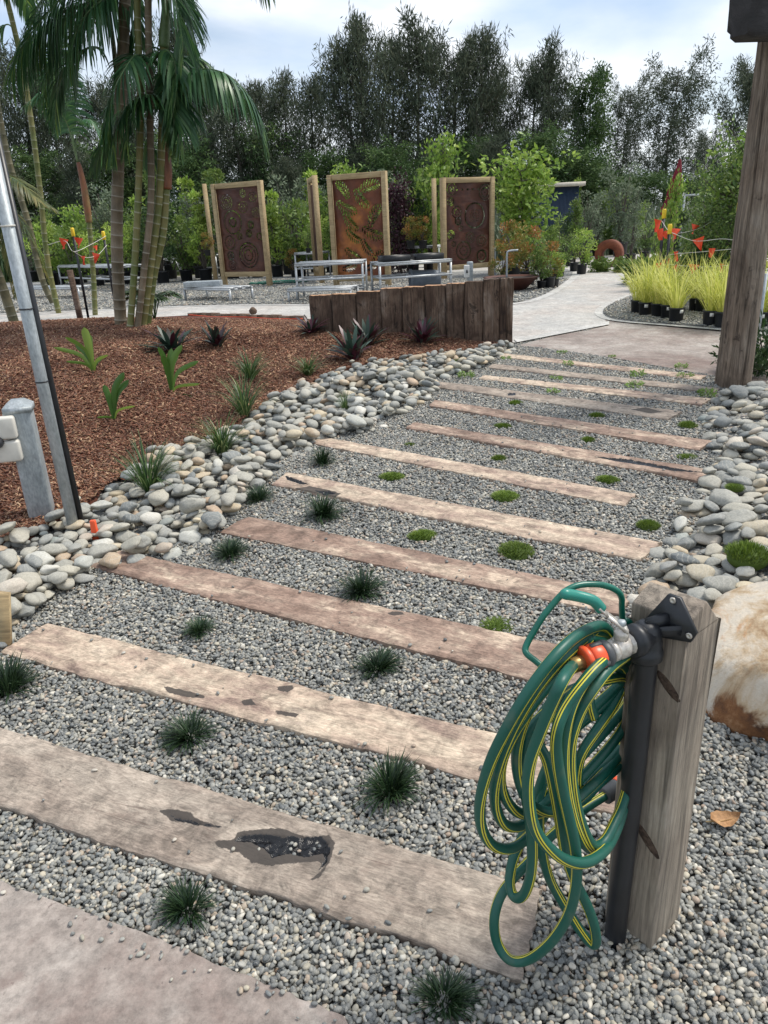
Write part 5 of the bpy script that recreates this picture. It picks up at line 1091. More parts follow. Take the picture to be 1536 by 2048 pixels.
palm((189, 632), [(186, 540), (178, 440)], 'thin palm with rusty crownshaft left of the clump', 'tr_green', .045, .040, seed=6, shaft=([(178, 445), (174, 415), (168, 375), (160, 338), (156, 325)], 'shaft'), rings=14,
     fr=[d_([(155, 325, 0), (140, 240, 0), (120, 150, -.1), (110, 100, -.2), (80, 80, -.3)], L=.45, n=55, d=1.0, s=.35), d_([(155, 325, 0), (135, 250, -.1), (105, 200, -.3), (80, 190, -.4), (50, 210, -.5)], L=.4, n=50, d=1.0, s=.3), d_([(150, 300, 0), (160, 250, .1), (180, 240, .1), (200, 270, .1), (205, 320, .1)], L=.36, n=46, d=1.0, s=.2)])
palm((118, 628), [(95, 520), (80, 380), (62, 240), (40, 110), (12, -10)], 'curved dark green palm trunk left of the thin one, leaning left', 'tr_green', .048, .042, seed=7, crown=((8, -40), 6, 1.8, .55), fr=[d_([(30, 60, 0), (10, 50, -.1), (-30, 90, -.1), (-60, 160, -.1)], L=.4), d_([(10, -20, 0), (50, -40, -.2), (100, 0, -.3), (120, 70, -.3)], L=.5)])
palm((112, 610), [(85, 560), (55, 440), (20, 330), (-5, 210), (-20, 100)], 'leftmost leaning palm trunk crossing behind the galvanised pole', 'tr_dark', .062, .055, seed=8, crown=((-30, -30), 5, 1.8, .55))
# loose additional crowns whose leaves hang into the top of the picture
palm((246, 655), [(240, 520), (240, 300), (228, 100), (200, -60)], 'thin dark palm trunk hidden behind the tallest brown one', 'tr_dark', .028, .026, seed=12, yb=9.9,
     fr=[d_([(195, -40, 0), (150, -60, -.2), (90, -10, -.3), (60, 60, -.3), (55, 130, -.3)], L=.7, n=58, d=1.9, w=.024), d_([(195, -30, .2), (170, -10, .3), (130, 40, .3), (110, 110, .3), (105, 190, .3)], L=.62, n=50, d=1.7, w=.024), d_([(200, 60, .1), (180, 40, .1), (140, 70, .1), (100, 130, .1), (85, 200, .1)], L=.55, n=50, d=1.6, w=.024),
         d_([(200, -20, 0), (230, -40, -.3), (262, 0, -.4), (275, 70, -.4), (272, 140, -.4)], L=.5, n=60, d=1.4), d_([(205, 100, 0), (180, 95, -.2), (140, 120, -.3), (115, 180, -.3), (110, 240, -.3)], L=.5, n=60, d=1.3), d_([(212, 250, 0), (235, 215, -.2), (262, 225, -.3), (290, 260, -.3), (300, 320, -.3)], L=.42, n=55, d=1.2)])
# low crooked palm at far left with yellowing fronds
palm((30, 645), [(0, 560), (-30, 480), (-40, 430)], 'short stout palm at the left edge with yellowing fronds', 'tr_dark', .08, .07, seed=9, rings=10, shaft=([(-40, 440), (-38, 400), (-35, 370)], 'shaft'),
     fr=[d_([(-35, 380, -.3), (0, 350, -.5), (40, 365, -.7), (75, 400, -.8)], L=.42, m='palm_y', n=40, d=.7), d_([(-35, 400, -.3), (0, 400, -.5), (40, 440, -.7), (75, 500, -.7), (95, 560, -.7)], L=.25, m='palm_y', n=36, d=1.2), d_([(-35, 380, -.2), (10, 370, -.3), (60, 390, -.3), (110, 420, -.3)], L=.32, m='palm_y', n=40, d=.5), d_([(-35, 400, -.2), (0, 450, -.4), (20, 520, -.5), (30, 590, -.5)], L=.25, m='palm_y', n=30, d=1.1)])

# ================================================================== DISPLAY SCREENS
YF = float(G0(5, 20))
def dist_seg(X, Y, a, b):
    a = np.array(a); b = np.array(b); v = b-a; t = np.clip(((X-a[0])*v[0]+(Y-a[1])*v[1])/(v@v), 0, 1); return np.hypot(X-a[0]-t*v[0], Y-a[1]-t*v[1]), t
def mask_circles(W_, H_, spec):
    def f(X, Y):
        hole = np.zeros(X.shape, bool)
        for cx, cy, rs in spec:
            cx *= W_; cy *= H_; hole |= np.hypot(X-cx, Y-cy) < .011
            for r, nd, dr in rs:
                ang = np.arctan2(Y-cy, X-cx); rad = np.hypot(X-cx, Y-cy); k = np.round(ang/(2*np.pi/nd))*(2*np.pi/nd)
                hole |= np.hypot(X-cx-r*np.cos(k), Y-cy-r*np.sin(k)) < dr*1.35
        return hole
    return f
def mask_leaves(W_, H_, spec):
    def f(X, Y):
        hole = np.zeros(X.shape, bool)
        for cx, cy, a, L, cv in spec:
            cx *= W_; cy *= H_; n_ = 9
            for k in range(n_):
                t = k/(n_-1); th = a+cv*(t-.5); px = cx+L*(t-.5)*math.cos(a+cv*(t-.5)*.5); py = cy+L*(t-.5)*math.sin(a+cv*(t-.5)*.5)
                for sg in (-1, 1):
                    ln = L*.34*(math.sin(math.pi*(.15+.8*t))**.6); dx, dy = math.cos(th+sg*.85), math.sin(th+sg*.85)
                    d, u = dist_seg(X, Y, (px+dx*.012, py+dy*.012), (px+dx*ln, py+dy*ln)); hole |= d < .017*np.sin(np.pi*np.clip(u*.85+.12, 0, 1))
        return hole
    return f
def screen(bl, br, topy, mk, label, bot=.22, pane='corten', spec=None, kind='circles', left_wing=None):
    A = hit0(*bl); B = hit0(*br); A[2] = B[2] = YF; H_ = P((bl[0]+br[0])/2-10, topy, (A[1]+B[1])/2)[2]-YF
    d = B-A; W_ = np.linalg.norm(d); d = d/W_; o = thing('garden_screen', label, 'screen', A, math.atan2(d[1], d[0]), 'laser cut rusted steel garden screens in timber frames'); pw = .115
    for x in (pw/2, W_-pw/2): bev(MB().bar((x, 0, -.05), (x, 0, H_), pw, .10).build('post', 'frame', o), .004, 1)
    bev(MB().bar((pw, 0, H_-.055), (W_-pw, 0, H_-.055), .085, .11).build('top_rail', 'frame', o), .004, 1); bev(MB().bar((pw, 0, bot+.055), (W_-pw, 0, bot+.055), .085, .11).build('bottom_rail', 'frame', o), .004, 1)
    pw_, ph_ = W_-2*pw, H_-.11-bot-.11; cs = .0075; nx, ny = int(pw_/cs), int(ph_/cs); X, Y = np.meshgrid((np.arange(nx)+.5)*pw_/nx, (np.arange(ny)+.5)*ph_/ny, indexing='ij')
    hole = (mask_circles if kind == 'circles' else mask_leaves)(pw_, ph_, spec)(X, Y); hole[:1] = hole[-1:] = False; hole[:, :1] = hole[:, -1:] = False
    mb = MB(); V_ = []; t = .0025
    for j in range(ny):
        col = hole[:, j]; i = 0
        while i < nx:
            if col[i]: i += 1; continue
            k = i
            while k < nx and not col[k]: k += 1
            x0, x1, y0, y1 = pw+i*pw_/nx, pw+k*pw_/nx, bot+.11+j*ph_/ny, bot+.11+(j+1)*ph_/ny
            V_.append([(x0, -t, y0), (x1, -t, y0), (x1, -t, y1), (x0, -t, y1), (x0, t, y0), (x0, t, y1), (x1, t, y1), (x1, t, y0)]); i = k
    V_ = np.array(V_).reshape(-1, 8, 3); n_ = len(V_); b0 = np.arange(n_)[:, None]*8
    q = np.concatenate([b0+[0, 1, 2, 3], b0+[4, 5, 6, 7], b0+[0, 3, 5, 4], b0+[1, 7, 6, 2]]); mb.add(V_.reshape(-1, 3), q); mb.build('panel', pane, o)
    return o, A, B, H_
C1 = [(.22, .84, [(.06, 14, .007), (.11, 22, .008), (.16, 34, .008)]), (.62, .93, [(.05, 12, .007), (.08, 18, .007)]), (.85, .88, [(.05, 12, .007), (.10, 22, .008)]), (.60, .77, [(.05, 12, .007), (.12, 26, .008)]), (.88, .70, [(.05, 12, .007), (.10, 20, .007)]),
      (.32, .60, [(.09, 26, .011), (.10, 26, .010), (.25, 62, .011)]), (.74, .56, [(.05, 20, .010), (.08, 24, .011)]), (.68, .46, [(.04, 12, .010), (.075, 20, .011)]), (.45, .43, [(.04, 10, .009), (.07, 18, .009)]), (.20, .36, [(.06, 12, .008), (.15, 32, .010)]), (.92, .42, [(.07, 20, .011)]),
      (.18, .20, [(.03, 14, .013), (.085, 28, .013)]), (.62, .20, [(.12, 26, .011), (.20, 40, .011), (.27, 52, .013)]), (.20, .08, [(.05, 14, .008), (.10, 22, .009)])]
C3 = [(.15, .93, [(.05, 12, .009), (.12, 20, .010)]), (.9, .88, [(.10, 16, .012), (.16, 26, .012)]), (.12, .78, [(.04, 12, .008), (.08, 20, .010)]), (.25, .65, [(.06, 14, .009), (.12, 24, .010)]), (.66, .60, [(.06, 14, .007), (.12, 20, .007), (.26, 58, .011)]), (.28, .54, [(.04, 10, .009), (.075, 24, .011)]), (.34, .45, [(.05, 12, .008)]),
      (.12, .38, [(.05, 14, .010), (.085, 22, .010)]), (.55, .33, [(.05, 12, .008), (.11, 20, .008)]), (.82, .28, [(.06, 12, .009), (.12, 20, .009)]), (.4, .17, [(.10, 14, .011), (.19, 30, .012)]), (.82, .09, [(.04, 6, .010), (.12, 30, .013)]), (.18, .26, [(.05, 7, .012)])]+[(.02+.12*k, .92, [(.008, 3, .012)]) for k in range(8)]
LV = [(.23, .90, 2.2, .42, .8), (.72, .92, .3, .5, -.7), (.55, .80, -.9, .46, .8), (.24, .71, -.5, .5, .7), (.30, .57, -.9, .46, .8), (.80, .62, 1.0, .5, -.7), (.35, .42, -.7, .4, .8), (.75, .44, -.4, .5, .8), (.62, .30, -1.0, .4, .9), (.33, .22, -.6, .45, .7), (.82, .17, 1.0, .42, -.8), (.25, .09, .3, .36, .7), (.62, .08, .2, .3, .7)]
screen((447, 575), (544, 575), 364, None, 'left garden screen of rusted steel cut with dotted circles, timber frame', spec=C1, bot=.25)
screen((669, 574), (782, 573), 346, None, 'middle garden screen of rusted steel cut with palm leaf slits', spec=LV, kind='leaves', bot=.12, pane='corten_glow')
screen((884, 562), (986, 553), 355, None, 'right garden screen with large dotted ring, standing above the log wall', spec=C3, bot=.22)
def wing(pxb, tpy, lab, dy, dx=.12):
    a = hit0(*pxb); a[2] = YF; H_ = P(pxb[0]-12, tpy, a[1])[2]-YF; los = unit([a[0], a[1], 0]); e = a+los*1.25+np.array([dx, 0, 0])
    d = e-a; L = np.linalg.norm(d); o = thing('side_screen', lab, 'screen', a, math.atan2(d[1], d[0]), 'screens seen edge on')
    for x in (.05, L-.05): MB().bar((x, 0, -.05), (x, 0, H_), .115, .10).build('post', 'frame', o)
    MB().bar((.11, 0, H_-.06), (L-.11, 0, H_-.06), .085, .11).build('top_rail', 'frame', o); MB().bar((.11, 0, .3), (L-.11, 0, .3), .085, .11).build('bottom_rail', 'frame', o); MB().box((L/2, 0, H_/2+.1), (L-.22, .005, H_-.52)).build('panel', 'corten', o)
wing((432, 564), 367, 'edge-on timber framed screen just left of the left garden screen', 0, 0)
wing((645, 570), 350, 'edge-on timber framed screen just left of the middle garden screen', 0, -.14)
wing((871, 552), 357, 'edge-on timber framed screen just left of the right garden screen', 0, 0)

# ================================================================== BENCHES and yard objects
def bench(pl, pr, topy, depth, label, levels=(0,), slats=4, mat='alu', lowrail=None, group='aluminium display benches'):
    A = hit0(*pl); B = hit0(*pr); A[2] = B[2] = YF; d = B-A; L = np.linalg.norm(d); H_ = P((pl[0]+pr[0])/2, topy, (A[1]+B[1])/2)[2]-YF
    o = thing('display_bench', label, 'bench', A, math.atan2(d[1], d[0]), group); s_ = .038
    for x in (0, L):
        for y in (0, depth): MB().bar((x, y, -.02), (x, y, H_-s_/2-.002), s_).build('leg', mat, o)
    for lv in levels:
        z = H_-s_/2 if lv == 0 else lv*H_
        mb = MB()
        for y in (-.003, depth+.003): mb.bar((-s_/2, y, z), (L+s_/2, y, z), s_)
        for x in (s_*.6, L/2, L-s_*.6): mb.bar((x, s_/2, z), (x, depth-s_/2, z), s_*.8)
        mb.build('rail_frame', mat, o)
        if lv == 0 or lv < 0:
            for k in range(slats): y = .07+(depth-.14)*k/max(1, slats-1); MB().bar((-.02, y, z+s_/2+.012), (L+.02, y, z+s_/2+.012), depth/slats*.62, .02).build('slat', mat, o)
    return o, A, d/L, L, H_
def on(A, d, x, y, z): n = np.array([-d[1], d[0], 0]); return A+d*x+n*y+np.array([0, 0, z])
b1, A, d, L, H_ = bench((372, 603), (462, 607), 577, .55, 'low aluminium bench with a silver box on top, in front of the left screen', slats=3)
o = bev(MB().box((0, 0, .05), (.72, .30, .10)).build('silver_box', 'galv', loc=on(A, d, .36, .2, H_+.02))); tag(o, 'long silver metal box lying on the low bench', 'box')
b2, A2, d2, L2, H2 = bench((597, 603), (728, 598), 526, .6, 'tall two-shelf aluminium bench in front of the middle screen', levels=(0, .58, .30), slats=2)
bench((579, 608), (702, 606), 578, .4, 'knee-high aluminium bench in front of the tall two-shelf one', slats=2)
b3, A3, d3, L3, H3 = bench((762, 600), (902, 590), 524, .62, 'aluminium bench behind the log wall carrying two black trays', levels=(0, .60, .22), slats=2)
for x, lb in ((.36, 'left black plastic tray on the bench behind the log wall'), (1.0, 'right black plastic tray on the bench behind the log wall')):
    p = on(A3, d3, x*L3/1.35, .3, H3+.024); t = thing('plant_tray', lb, 'tray', p, math.atan2(d3[1], d3[0])); w, h, z = .52, .36, .10
    MB().box((0, 0, .006), (w, h, .012)).build('base', 'pot', t); mb = MB()
    for c, sz in (((0, -h/2, z/2), (w, .012, z)), ((0, h/2, z/2), (w, .012, z)), ((-w/2+.006, 0, z/2), (.012, h-.03, z)), ((w/2-.006, 0, z/2), (.012, h-.03, z))): mb.box(c, sz)
    mb.build('side', 'pot', t)
p = on(A3, d3, .95*L3/1.35, .3, H3*.22+.16); t = thing('grey_bucket', 'grey plastic pot lying on its side on the lower shelf of the bench', 'pot', p, .1); MB().lathe([(.135, -.27), (.14, -.265), (.17, .25), (.185, .25), (.185, .29), (.165, .29), (.15, -.2)], ax=axes((-1, 0, 0)), n=20).build('shell', 'gpot', t, True)
bench((400, 556), (436, 557), 511, .6, 'small aluminium bench with red and yellow plants left of the left screen', levels=(0, .45), slats=3)
bench((594, 558), (640, 557), 506, .7, 'aluminium bench with low green plants left of the middle screen', levels=(0, .4), slats=3)
bench((802, 548), (878, 546), 494, .7, 'aluminium bench with two potted bushes between the middle and right screens', levels=(0, .5), slats=3)
bench((125, 578), (250, 585), 532, .6, 'white aluminium bench seen between the left palm trunks', levels=(0, .5), slats=3)
bench((20, 600), (160, 600), 576, .5, 'low white aluminium bench behind the leftmost palm trunks', slats=3)
bench((118, 545), (178, 548), 508, .6, 'far aluminium bench with yellow-green plants at the left', levels=(0, .5), slats=3)
bench((262, 560), (330, 562), 520, .6, 'far aluminium bench between the palm clump and the trestle', slats=3)
tr = hit0(356, 556); o = thing('trestle', 'small folding timber and metal A-frame trestle left of the left screen', 'trestle', tr, .3)
for y in (0, .9):
    for s_ in (-1, 1): MB().bar((s_*.22, y, 0), (s_*.012, y, .55), .03, .03).build('leg', 'alu', o)
MB().bar((0, -.05, .56), (0, .95, .56), .05, .04).build('top_bar', 'sawn', o); MB().bar((-.15, 0, .2), (.15, 0, .2), .02).build('brace', 'alu', o)
# small outlet bollard behind wall
p = hit0(940, 572); o = thing('service_bollard', 'pale grey service bollard with outlet box behind the right end of the log wall', 'bollard', p, .1); hh = P(940, 523, p[1])[2]-p[2]
bev(MB().box((0, 0, hh/2), (.115, .115, hh)).build('shaft', 'galv', o), .02); bev(MB().box((-.08, -.05, hh*.62), (.10, .09, .24)).build('outlet_box', 'offwhite', o), .012); MB().box((-.085, -.1, hh*.62), (.04, .02, .06)).build('switch', 'dgrey', o)
# corten bowl
p = hit0(1022, 584); o = thing('steel_bowl', 'wide rusted steel bowl planter behind the right end of the log wall', 'bowl', p); hb = P(1022, 553, p[1])[2]-p[2]
MB().lathe([(.20, 0), (.22, .005), (.50, hb-.015), (.52, hb), (.46, hb), (.2, .03)], n=40).build('bowl', 'corten', o, True); MB().lathe([(.0, hb-.03), (.46, hb-.028)], n=24).build('soil', 'soil', o)
p = on(p, np.array([1, 0, 0]), -.08, .02, hb-.03)
t = thing('spout_pipe', 'bent galvanised water spout rising from the rusted bowl', 'pipe', p); MB().tube(spline([(0, 0, 0), (0, 0, .2), (0, 0, .42), (.03, 0, .47), (.14, 0, .48), (.2, 0, .48)], 4), .018, 10).build('pipe', 'galv', t, True)
p = hit0(990, 552); t = thing('pipe_hoop', 'galvanised pipe hoop beside the right screen', 'pipe', p); MB().tube(spline([(0, 0, 0), (0, 0, .6), (.02, 0, .68), (.10, 0, .70), (.22, 0, .69), (.25, 0, .6), (.25, 0, 0)], 5), .02, 10).build('pipe', 'galv', t, True)
# ring sculpture
p = P(1218, 517, 19.6)*[1, 1, 0]+[0, 0, YF]; Rr = .50*(P(1245, 490, p[1])-P(1192, 490, p[1]))[0]; o = thing('ring_sculpture', 'round rusted steel ring sculpture at the end of the path', 'sculpture', p, -.55); mb = MB(); n_ = 48; w_ = .26; ri = Rr*.52; cz = Rr*.98; cof = Rr*.22
v = []
for k in range(n_):
    a = 2*math.pi*k/n_; c_, s_ = math.cos(a), math.sin(a)
    for (rr, yy, off) in ((Rr, -w_/2, 0), (Rr, w_/2, 0), (ri, w_/2, -cof*.6), (ri, -w_/2, -cof*.6)): v.append((rr*c_, yy, cz+rr*s_+off))
q = [(k*4+j, k*4+(j+1) % 4, ((k+1) % n_)*4+(j+1) % 4, ((k+1) % n_)*4+j) for k in range(n_) for j in range(4)]
mb.add(v, q); mb.build('ring', 'corten2', o)
# blue shed
p = hit0(1095, 470); p = np.array([*(P(1104, 440, 23.2)[:2]), YF]); zt = P(1110, 374, 21.6)[2]-YF; sw = (P(1143, 400, 22)-P(1066, 400, 22))[0]; o = thing('blue_shed', 'dark blue corrugated metal shed behind the bright green tree', 'shed', p, -.12)
mb = MB(); nr = 60
for k in range(nr): x = -sw/2+sw*k/nr; mb.box((x+sw/nr/2, -1.5+(.02 if k % 2 else 0), zt/2), (sw/nr, .04, zt)) if k % 2 == 0 else mb.box((x+sw/nr/2, -1.475, zt/2), (sw/nr, .04, zt))
mb.build('wall', 'blue', o); MB().box((0, 0, zt/2-.01), (sw-.02, 2.9, zt-.02)).build('side_wall', 'blue', o); MB().box((.02, -.02, zt+.05), (sw+.25, 3.3, .10)).build('roof', 'cream', o)
# furled red umbrella
p = np.array([*(P(1342, 520, 14.5)[:2]), YF]); um = thing('furled_umbrella', 'closed dark red market umbrella behind the orange bunting', 'umbrella', p); zt = P(1335, 320, 14.5)[2]-YF; zb = P(1335, 424, 14.5)[2]-YF
MB().tube([(0, 0, 0), (0, 0, zt)], .02, 10).build('pole', 'frame', um, True)
v = []; n_ = 40; m_ = 16
for i in range(m_):
    t = i/(m_-1)
    for k in range(n_):
        a = 2*math.pi*k/n_; r = (.02+.085*t**.7)*(1+.38*math.sin(a*8+t*2)*min(1, t*3))*(1+.15*noise.noise(Vector((math.cos(a)*2, math.sin(a)*2, t*4)))); r *= 1-.22*math.exp(-((t-.72)/.05)**2)
        v.append((r*math.cos(a)-.14*t**1.5, r*math.sin(a), zt-(zt-zb)*t-(.12*math.sin(a*4)*(t > .98))))
i, j = np.meshgrid(np.arange(m_-1), np.arange(n_), indexing='ij'); j2 = (j+1) % n_; q = np.stack([i*n_+j, i*n_+j2, (i+1)*n_+j2, (i+1)*n_+j], -1).reshape(-1, 4); MB().add(v, q).build('canopy', 'redcloth', um, True)
# star pickets, strings, flags
def picket(px, topy, label, yb=None, cap=True):
    p = hit0(*px) if yb is None else np.array([*(P(px[0], 500, yb)[:2]), YF]); H_ = P(px[0], topy, p[1])[2]-YF; o = thing('star_picket', label, 'post', p, group='yellow capped star pickets')
    mb = MB()
    for k in range(3): a = k*2.094+.3; mb.bar((.012*math.cos(a), .012*math.sin(a), 0), (.012*math.cos(a), .012*math.sin(a), H_-.1), .028, .010, upv=(math.cos(a), math.sin(a), 0))
    mb.build('stake', 'blk', o); MB().lathe([(.026, H_-.13), (.030, H_-.12), (.030, H_-.02), (.022, H_)], n=10).build('cap', 'yellow', o); return p, H_
k1 = picket((1322, 0), 418, 'yellow capped black picket below the red umbrella', 11.5); k2 = picket((1336, 0), 448, 'shorter yellow capped black picket right behind the lime grass', 10.8); k3 = picket((1468, 0), 403, 'yellow capped picket just left of the big pole', 10.5)
k4 = picket((152, 0), 455, 'yellow capped picket behind the thin left palm', 12.6); k5 = picket((212, 0), 462, 'yellow capped picket left of the palm clump', 12.9)
p = np.array([*(P(147, 560, 11.8)[:2]), YF]); o = MB().bar((0, 0, -.1), (-.03, 0, .85), .07).build('dark_stake', 'log', loc=p); tag(o, 'short dark timber stake with string tied to it, behind the left palms', 'stake')
def flags(pts, label, grp):
    for i, (x, y, yd, sz, lb) in enumerate(pts):
        c = P(x, y, yd); o = MB().build if False else None
        h = sz; w = sz*.9; a = rng.uniform(-.5, .5); mb = MB(); v = []
        for r_ in range(5):
            t = r_/4
            for u in (-1, -.33, .33, 1): v.append((u*w/2*(1-t), .02*math.sin(u*2+t*3+i)*(1+t), -h*t))
        q = [(r_*4+k, (r_+1)*4+k, (r_+1)*4+k+1, r_*4+k+1) for r_ in range(4) for k in range(3)]
        ob = mb.add(v, np.array(q)).build('bunting_flag', 'flag', smooth=True, loc=c+[0, 0, h/2]); ob.rotation_euler = (rng.uniform(-.2, .2), rng.uniform(-.4, .4), a); tag(ob, lb, 'flag', grp)
fr_ = [(1315, 452, 11.4, .17, 'orange flag on the first picket, topmost at its left'), (1318, 470, 11.3, .15, 'orange flag just under the topmost left one'), (1330, 470, 11.2, .10, 'small orange flag between the two pickets'), (1351, 468, 10.9, .14, 'orange flag right of the shorter picket'), (1391, 459, 11.6, .13, 'orange flag folded on the rear string'), (1395, 490, 10.7, .18, 'largest orange flag hanging in the middle of the front string'),
      (1351, 513, 10.8, .13, 'orange flag on the lower string right of the shorter picket'), (1423, 506, 10.6, .12, 'narrow orange flag at the right of the lower string'), (1332, 527, 10.8, .12, 'orange flag low on the shorter picket'), (1317, 535, 10.9, .12, 'orange flag drooping behind the leftmost lime grass'), (1387, 541, 10.5, .16, 'orange flag partly behind the middle lime grass'), (1349, 538, 10.6, .10, 'small low orange flag behind the lime grass'), (1443, 537, 10.6, .12, 'pinkish orange flag low beside the big pole')]
flags(fr_, '', 'orange bunting flags by the lime grasses')
flags([(130, 488, 12, .15, 'orange flag left of the yellow capped left picket'), (159, 486, 12.4, .15, 'orange flag just right of the left picket'), (168, 521, 12, .13, 'reddish flag low behind the thin palm'), (194, 517, 12.3, .15, 'orange flag between thin palm and palm clump'), (191, 497, 12.5, .08, 'small orange flag high right of the thin palm')], '', 'orange bunting flags at the left')
def string(name, pxs, label):
    pts = [P(*q) for q in pxs]; o = MB().tube(spline(pts, 6), .004, 5).build(name, 'white'); tag(o, label, 'string', 'bunting strings')
string('bunting_string', [(1322, 440, 11.5), (1345, 466, 11.0), (1395, 458, 11.6), (1428, 440, 12)], 'upper bunting string by the lime grasses'); string('bunting_string', [(1336, 462, 10.8), (1350, 468, 10.8), (1390, 482, 10.7), (1440, 478, 10.6), (1468, 480, 10.5)], 'middle bunting string carrying the largest flag')
string('bunting_string', [(1330, 512, 10.8), (1350, 508, 10.8), (1400, 504, 10.7), (1466, 498, 10.5)], 'lower bunting string behind the lime grasses'); string('bunting_string', [(1330, 528, 10.8), (1400, 534, 10.7), (1466, 530, 10.5)], 'lowest bunting string behind the lime grasses')
string('bunting_string', [(95, 490, 12), (130, 482, 12), (147, 503, 11.8), (180, 490, 12.5), (212, 472, 12.9)], 'upper bunting string behind the left palms'); string('bunting_string', [(147, 503, 11.8), (170, 515, 12.1), (195, 510, 12.4), (214, 490, 12.9)], 'lower bunting string behind the left palms')
# hoop frame, fence gate post right
p = P(1362, 470, 17)*[1, 1, 0]+[0, 0, YF]; o = thing('tube_goal', 'thin galvanised pipe frame behind the furled umbrella', 'frame', p); h = P(1362, 391, 17)[2]-YF; w = (P(1402, 400, 17)-P(1362, 400, 17))[0]
MB().tube([(0, 0, 0), (0, 0, h)], .02, 8).build('upright', 'galv', o); MB().tube([(0, 0, h), (w, 0, h)], .02, 8).build('crossbar', 'galv', o); MB().tube([(w, 0, 0), (w, 0, h)], .02, 8).build('upright', 'galv', o)
p = P(1482, 560, 10.2)*[1, 1, 0]+[0, 0, YF]; o = MB().tube([(0, 0, 0), (0, 0, P(1482, 393, 10.2)[2]-YF)], .024, 12).build('gate_post', 'galv', smooth=True, loc=p); tag(o, 'slim galvanised post just left of the big timber pole', 'post')
p = P(1531, 560, 6.9)*[1, 1, 0]+[0, 0, .27]; o = MB().tube([(0, 0, 0), (0, 0, .75)], .014, 10).build('thin_pipe', 'galv', smooth=True, loc=p); tag(o, 'thin grey pipe in the plants at the right picture edge', 'pipe')
hp = hit0(560, 569); pts = []
for k in range(60): a = k*.42; pts.append((.75*math.cos(a)*(.8+.2*math.sin(a*.37)), .38*math.sin(a)*(.8+.2*math.cos(a*.3)), .045+.002*k/6))
o = MB().tube(spline(pts, 3), .014, 6).build('ground_hose', 'green_hose', smooth=True, loc=hp); tag(o, 'green hose coiled flat on the gravel right of the left screen', 'hose')

# ================================================================== FOLIAGE builders
def bush(seed, h, w, leaf, n, mat, form='round', stem='bark', lw=.45, base=.1, clumps=26, up=.35):
    r_ = np.random.default_rng(seed); cen = []
    for k in range(clumps):
        t = r_.random(); a = r_.uniform(0, 6.28)
        if form == 'round': rad = w/2*math.sqrt(max(.02, 1-(2*t-1)**2))*r_.uniform(.35, 1.)**.5
        elif form == 'column': rad = w/2*(1-.75*t)*r_.uniform(.2, 1)
        elif form == 'vase': rad = w/2*(.35+.65*t)*r_.uniform(.3, 1)
        else: rad = w/2*(1-t**2*.6)*r_.uniform(.2, 1)
        cen.append((rad*math.cos(a), rad*math.sin(a), base*h+(1-base)*h*t*.93))
    cen = np.array(cen); cr_ = w/2*r_.uniform(.22, .42, clumps); k = r_.integers(0, clumps, n); u = r_.normal(size=(n, 3)); u /= np.linalg.norm(u, axis=1)[:, None]
    Pn = cen[k]+u*cr_[k][:, None]*(r_.random(n)**.45)[:, None]*[1, 1, .85]; Pn[:, 2] = np.maximum(Pn[:, 2], .03)
    D = u+np.array([0, 0, up])+r_.normal(0, .45, (n, 3)); cv = r_.random(clumps); v = np.clip(.25+.35*cv[k]+.3*r_.random(n)+.2*(Pn[:, 2]/h)*r_.random(n), 0, 1)
    mb = MB(); mb.leaves(Pn, D, leaf*r_.uniform(.7, 1.2, n), leaf*lw, v)
    tb = MB(); r0 = .02*h**.7
    for c in cen[::2]: m = c*[.35, .35, .55]; tb.tube(spline([(0, 0, 0), m, c], 3), np.linspace(r0, .004, 7), 5)
    return mb.mesh('foliage', M[mat]), tb.mesh('stems', M[stem])
def pot_mesh(r, h):
    mb = MB(); mb.lathe([(r*.82, 0), (r*.84, .004), (r*.96, h*.88), (r*1.04, h*.89), (r*1.04, h), (r*.95, h), (r*.93, h*.9)], n=18); return mb.mesh('pot', M['pot'], True)
def plant_thing(name, meshes, pot=None, cat='shrub'):
    o = bpy.data.objects.new(name, None); C.objects.link(o); o['category'] = cat; dz = 0
    if pot is not None:
        q = bpy.data.objects.new('pot', pot); C.objects.link(q); q.parent = o; dz = max(v.co.z for v in pot.vertices)*.9
    for nm, me in zip(('foliage', 'stems'), meshes):
        q = bpy.data.objects.new(nm, me); C.objects.link(q); q.parent = o; q.location = (0, 0, dz)
    return o
POT = pot_mesh(.19, .34)
specs = [('mid green bushy', 'lf_mid', 'round', 1.7, 1.0, .10, 1500), ('tall bright yellow-green', 'lf_bright', 'column', 2.1, .8, .11, 1300), ('grey-green airy', 'lf_grey', 'vase', 1.9, 1.1, .09, 1300), ('dark glossy', 'lf_dark', 'round', 1.8, 1.1, .11, 1500),
         ('bright lime-leaved', 'lf_bright', 'round', 1.3, .9, .09, 1200), ('red-tipped', 'lf_red', 'round', 1.0, .8, .08, 1300), ('slender upright green', 'lf_mid', 'column', 2.4, .75, .10, 1300), ('pale silvery', 'lf_grey', 'column', 1.7, .8, .08, 1200), ('wide leafy green', 'lf_mid', 'vase', 1.5, 1.2, .13, 900)]
BP = Pool([plant_thing('potted_shrub', bush(200+i, s[3], s[4], s[5], s[6], s[1], s[2]), POT) for i, s in enumerate(specs)])
NUM = ['first', 'second', 'third', 'fourth', 'fifth', 'sixth', 'seventh', 'eighth', 'ninth', 'tenth', 'eleventh', 'twelfth', 'thirteenth', 'fourteenth', 'fifteenth', 'sixteenth', 'seventeenth', 'eighteenth', 'nineteenth', 'twentieth', 'twenty-first', 'twenty-second', 'twenty-third', 'twenty-fourth', 'twenty-fifth']
rr_ = np.random.default_rng(8)
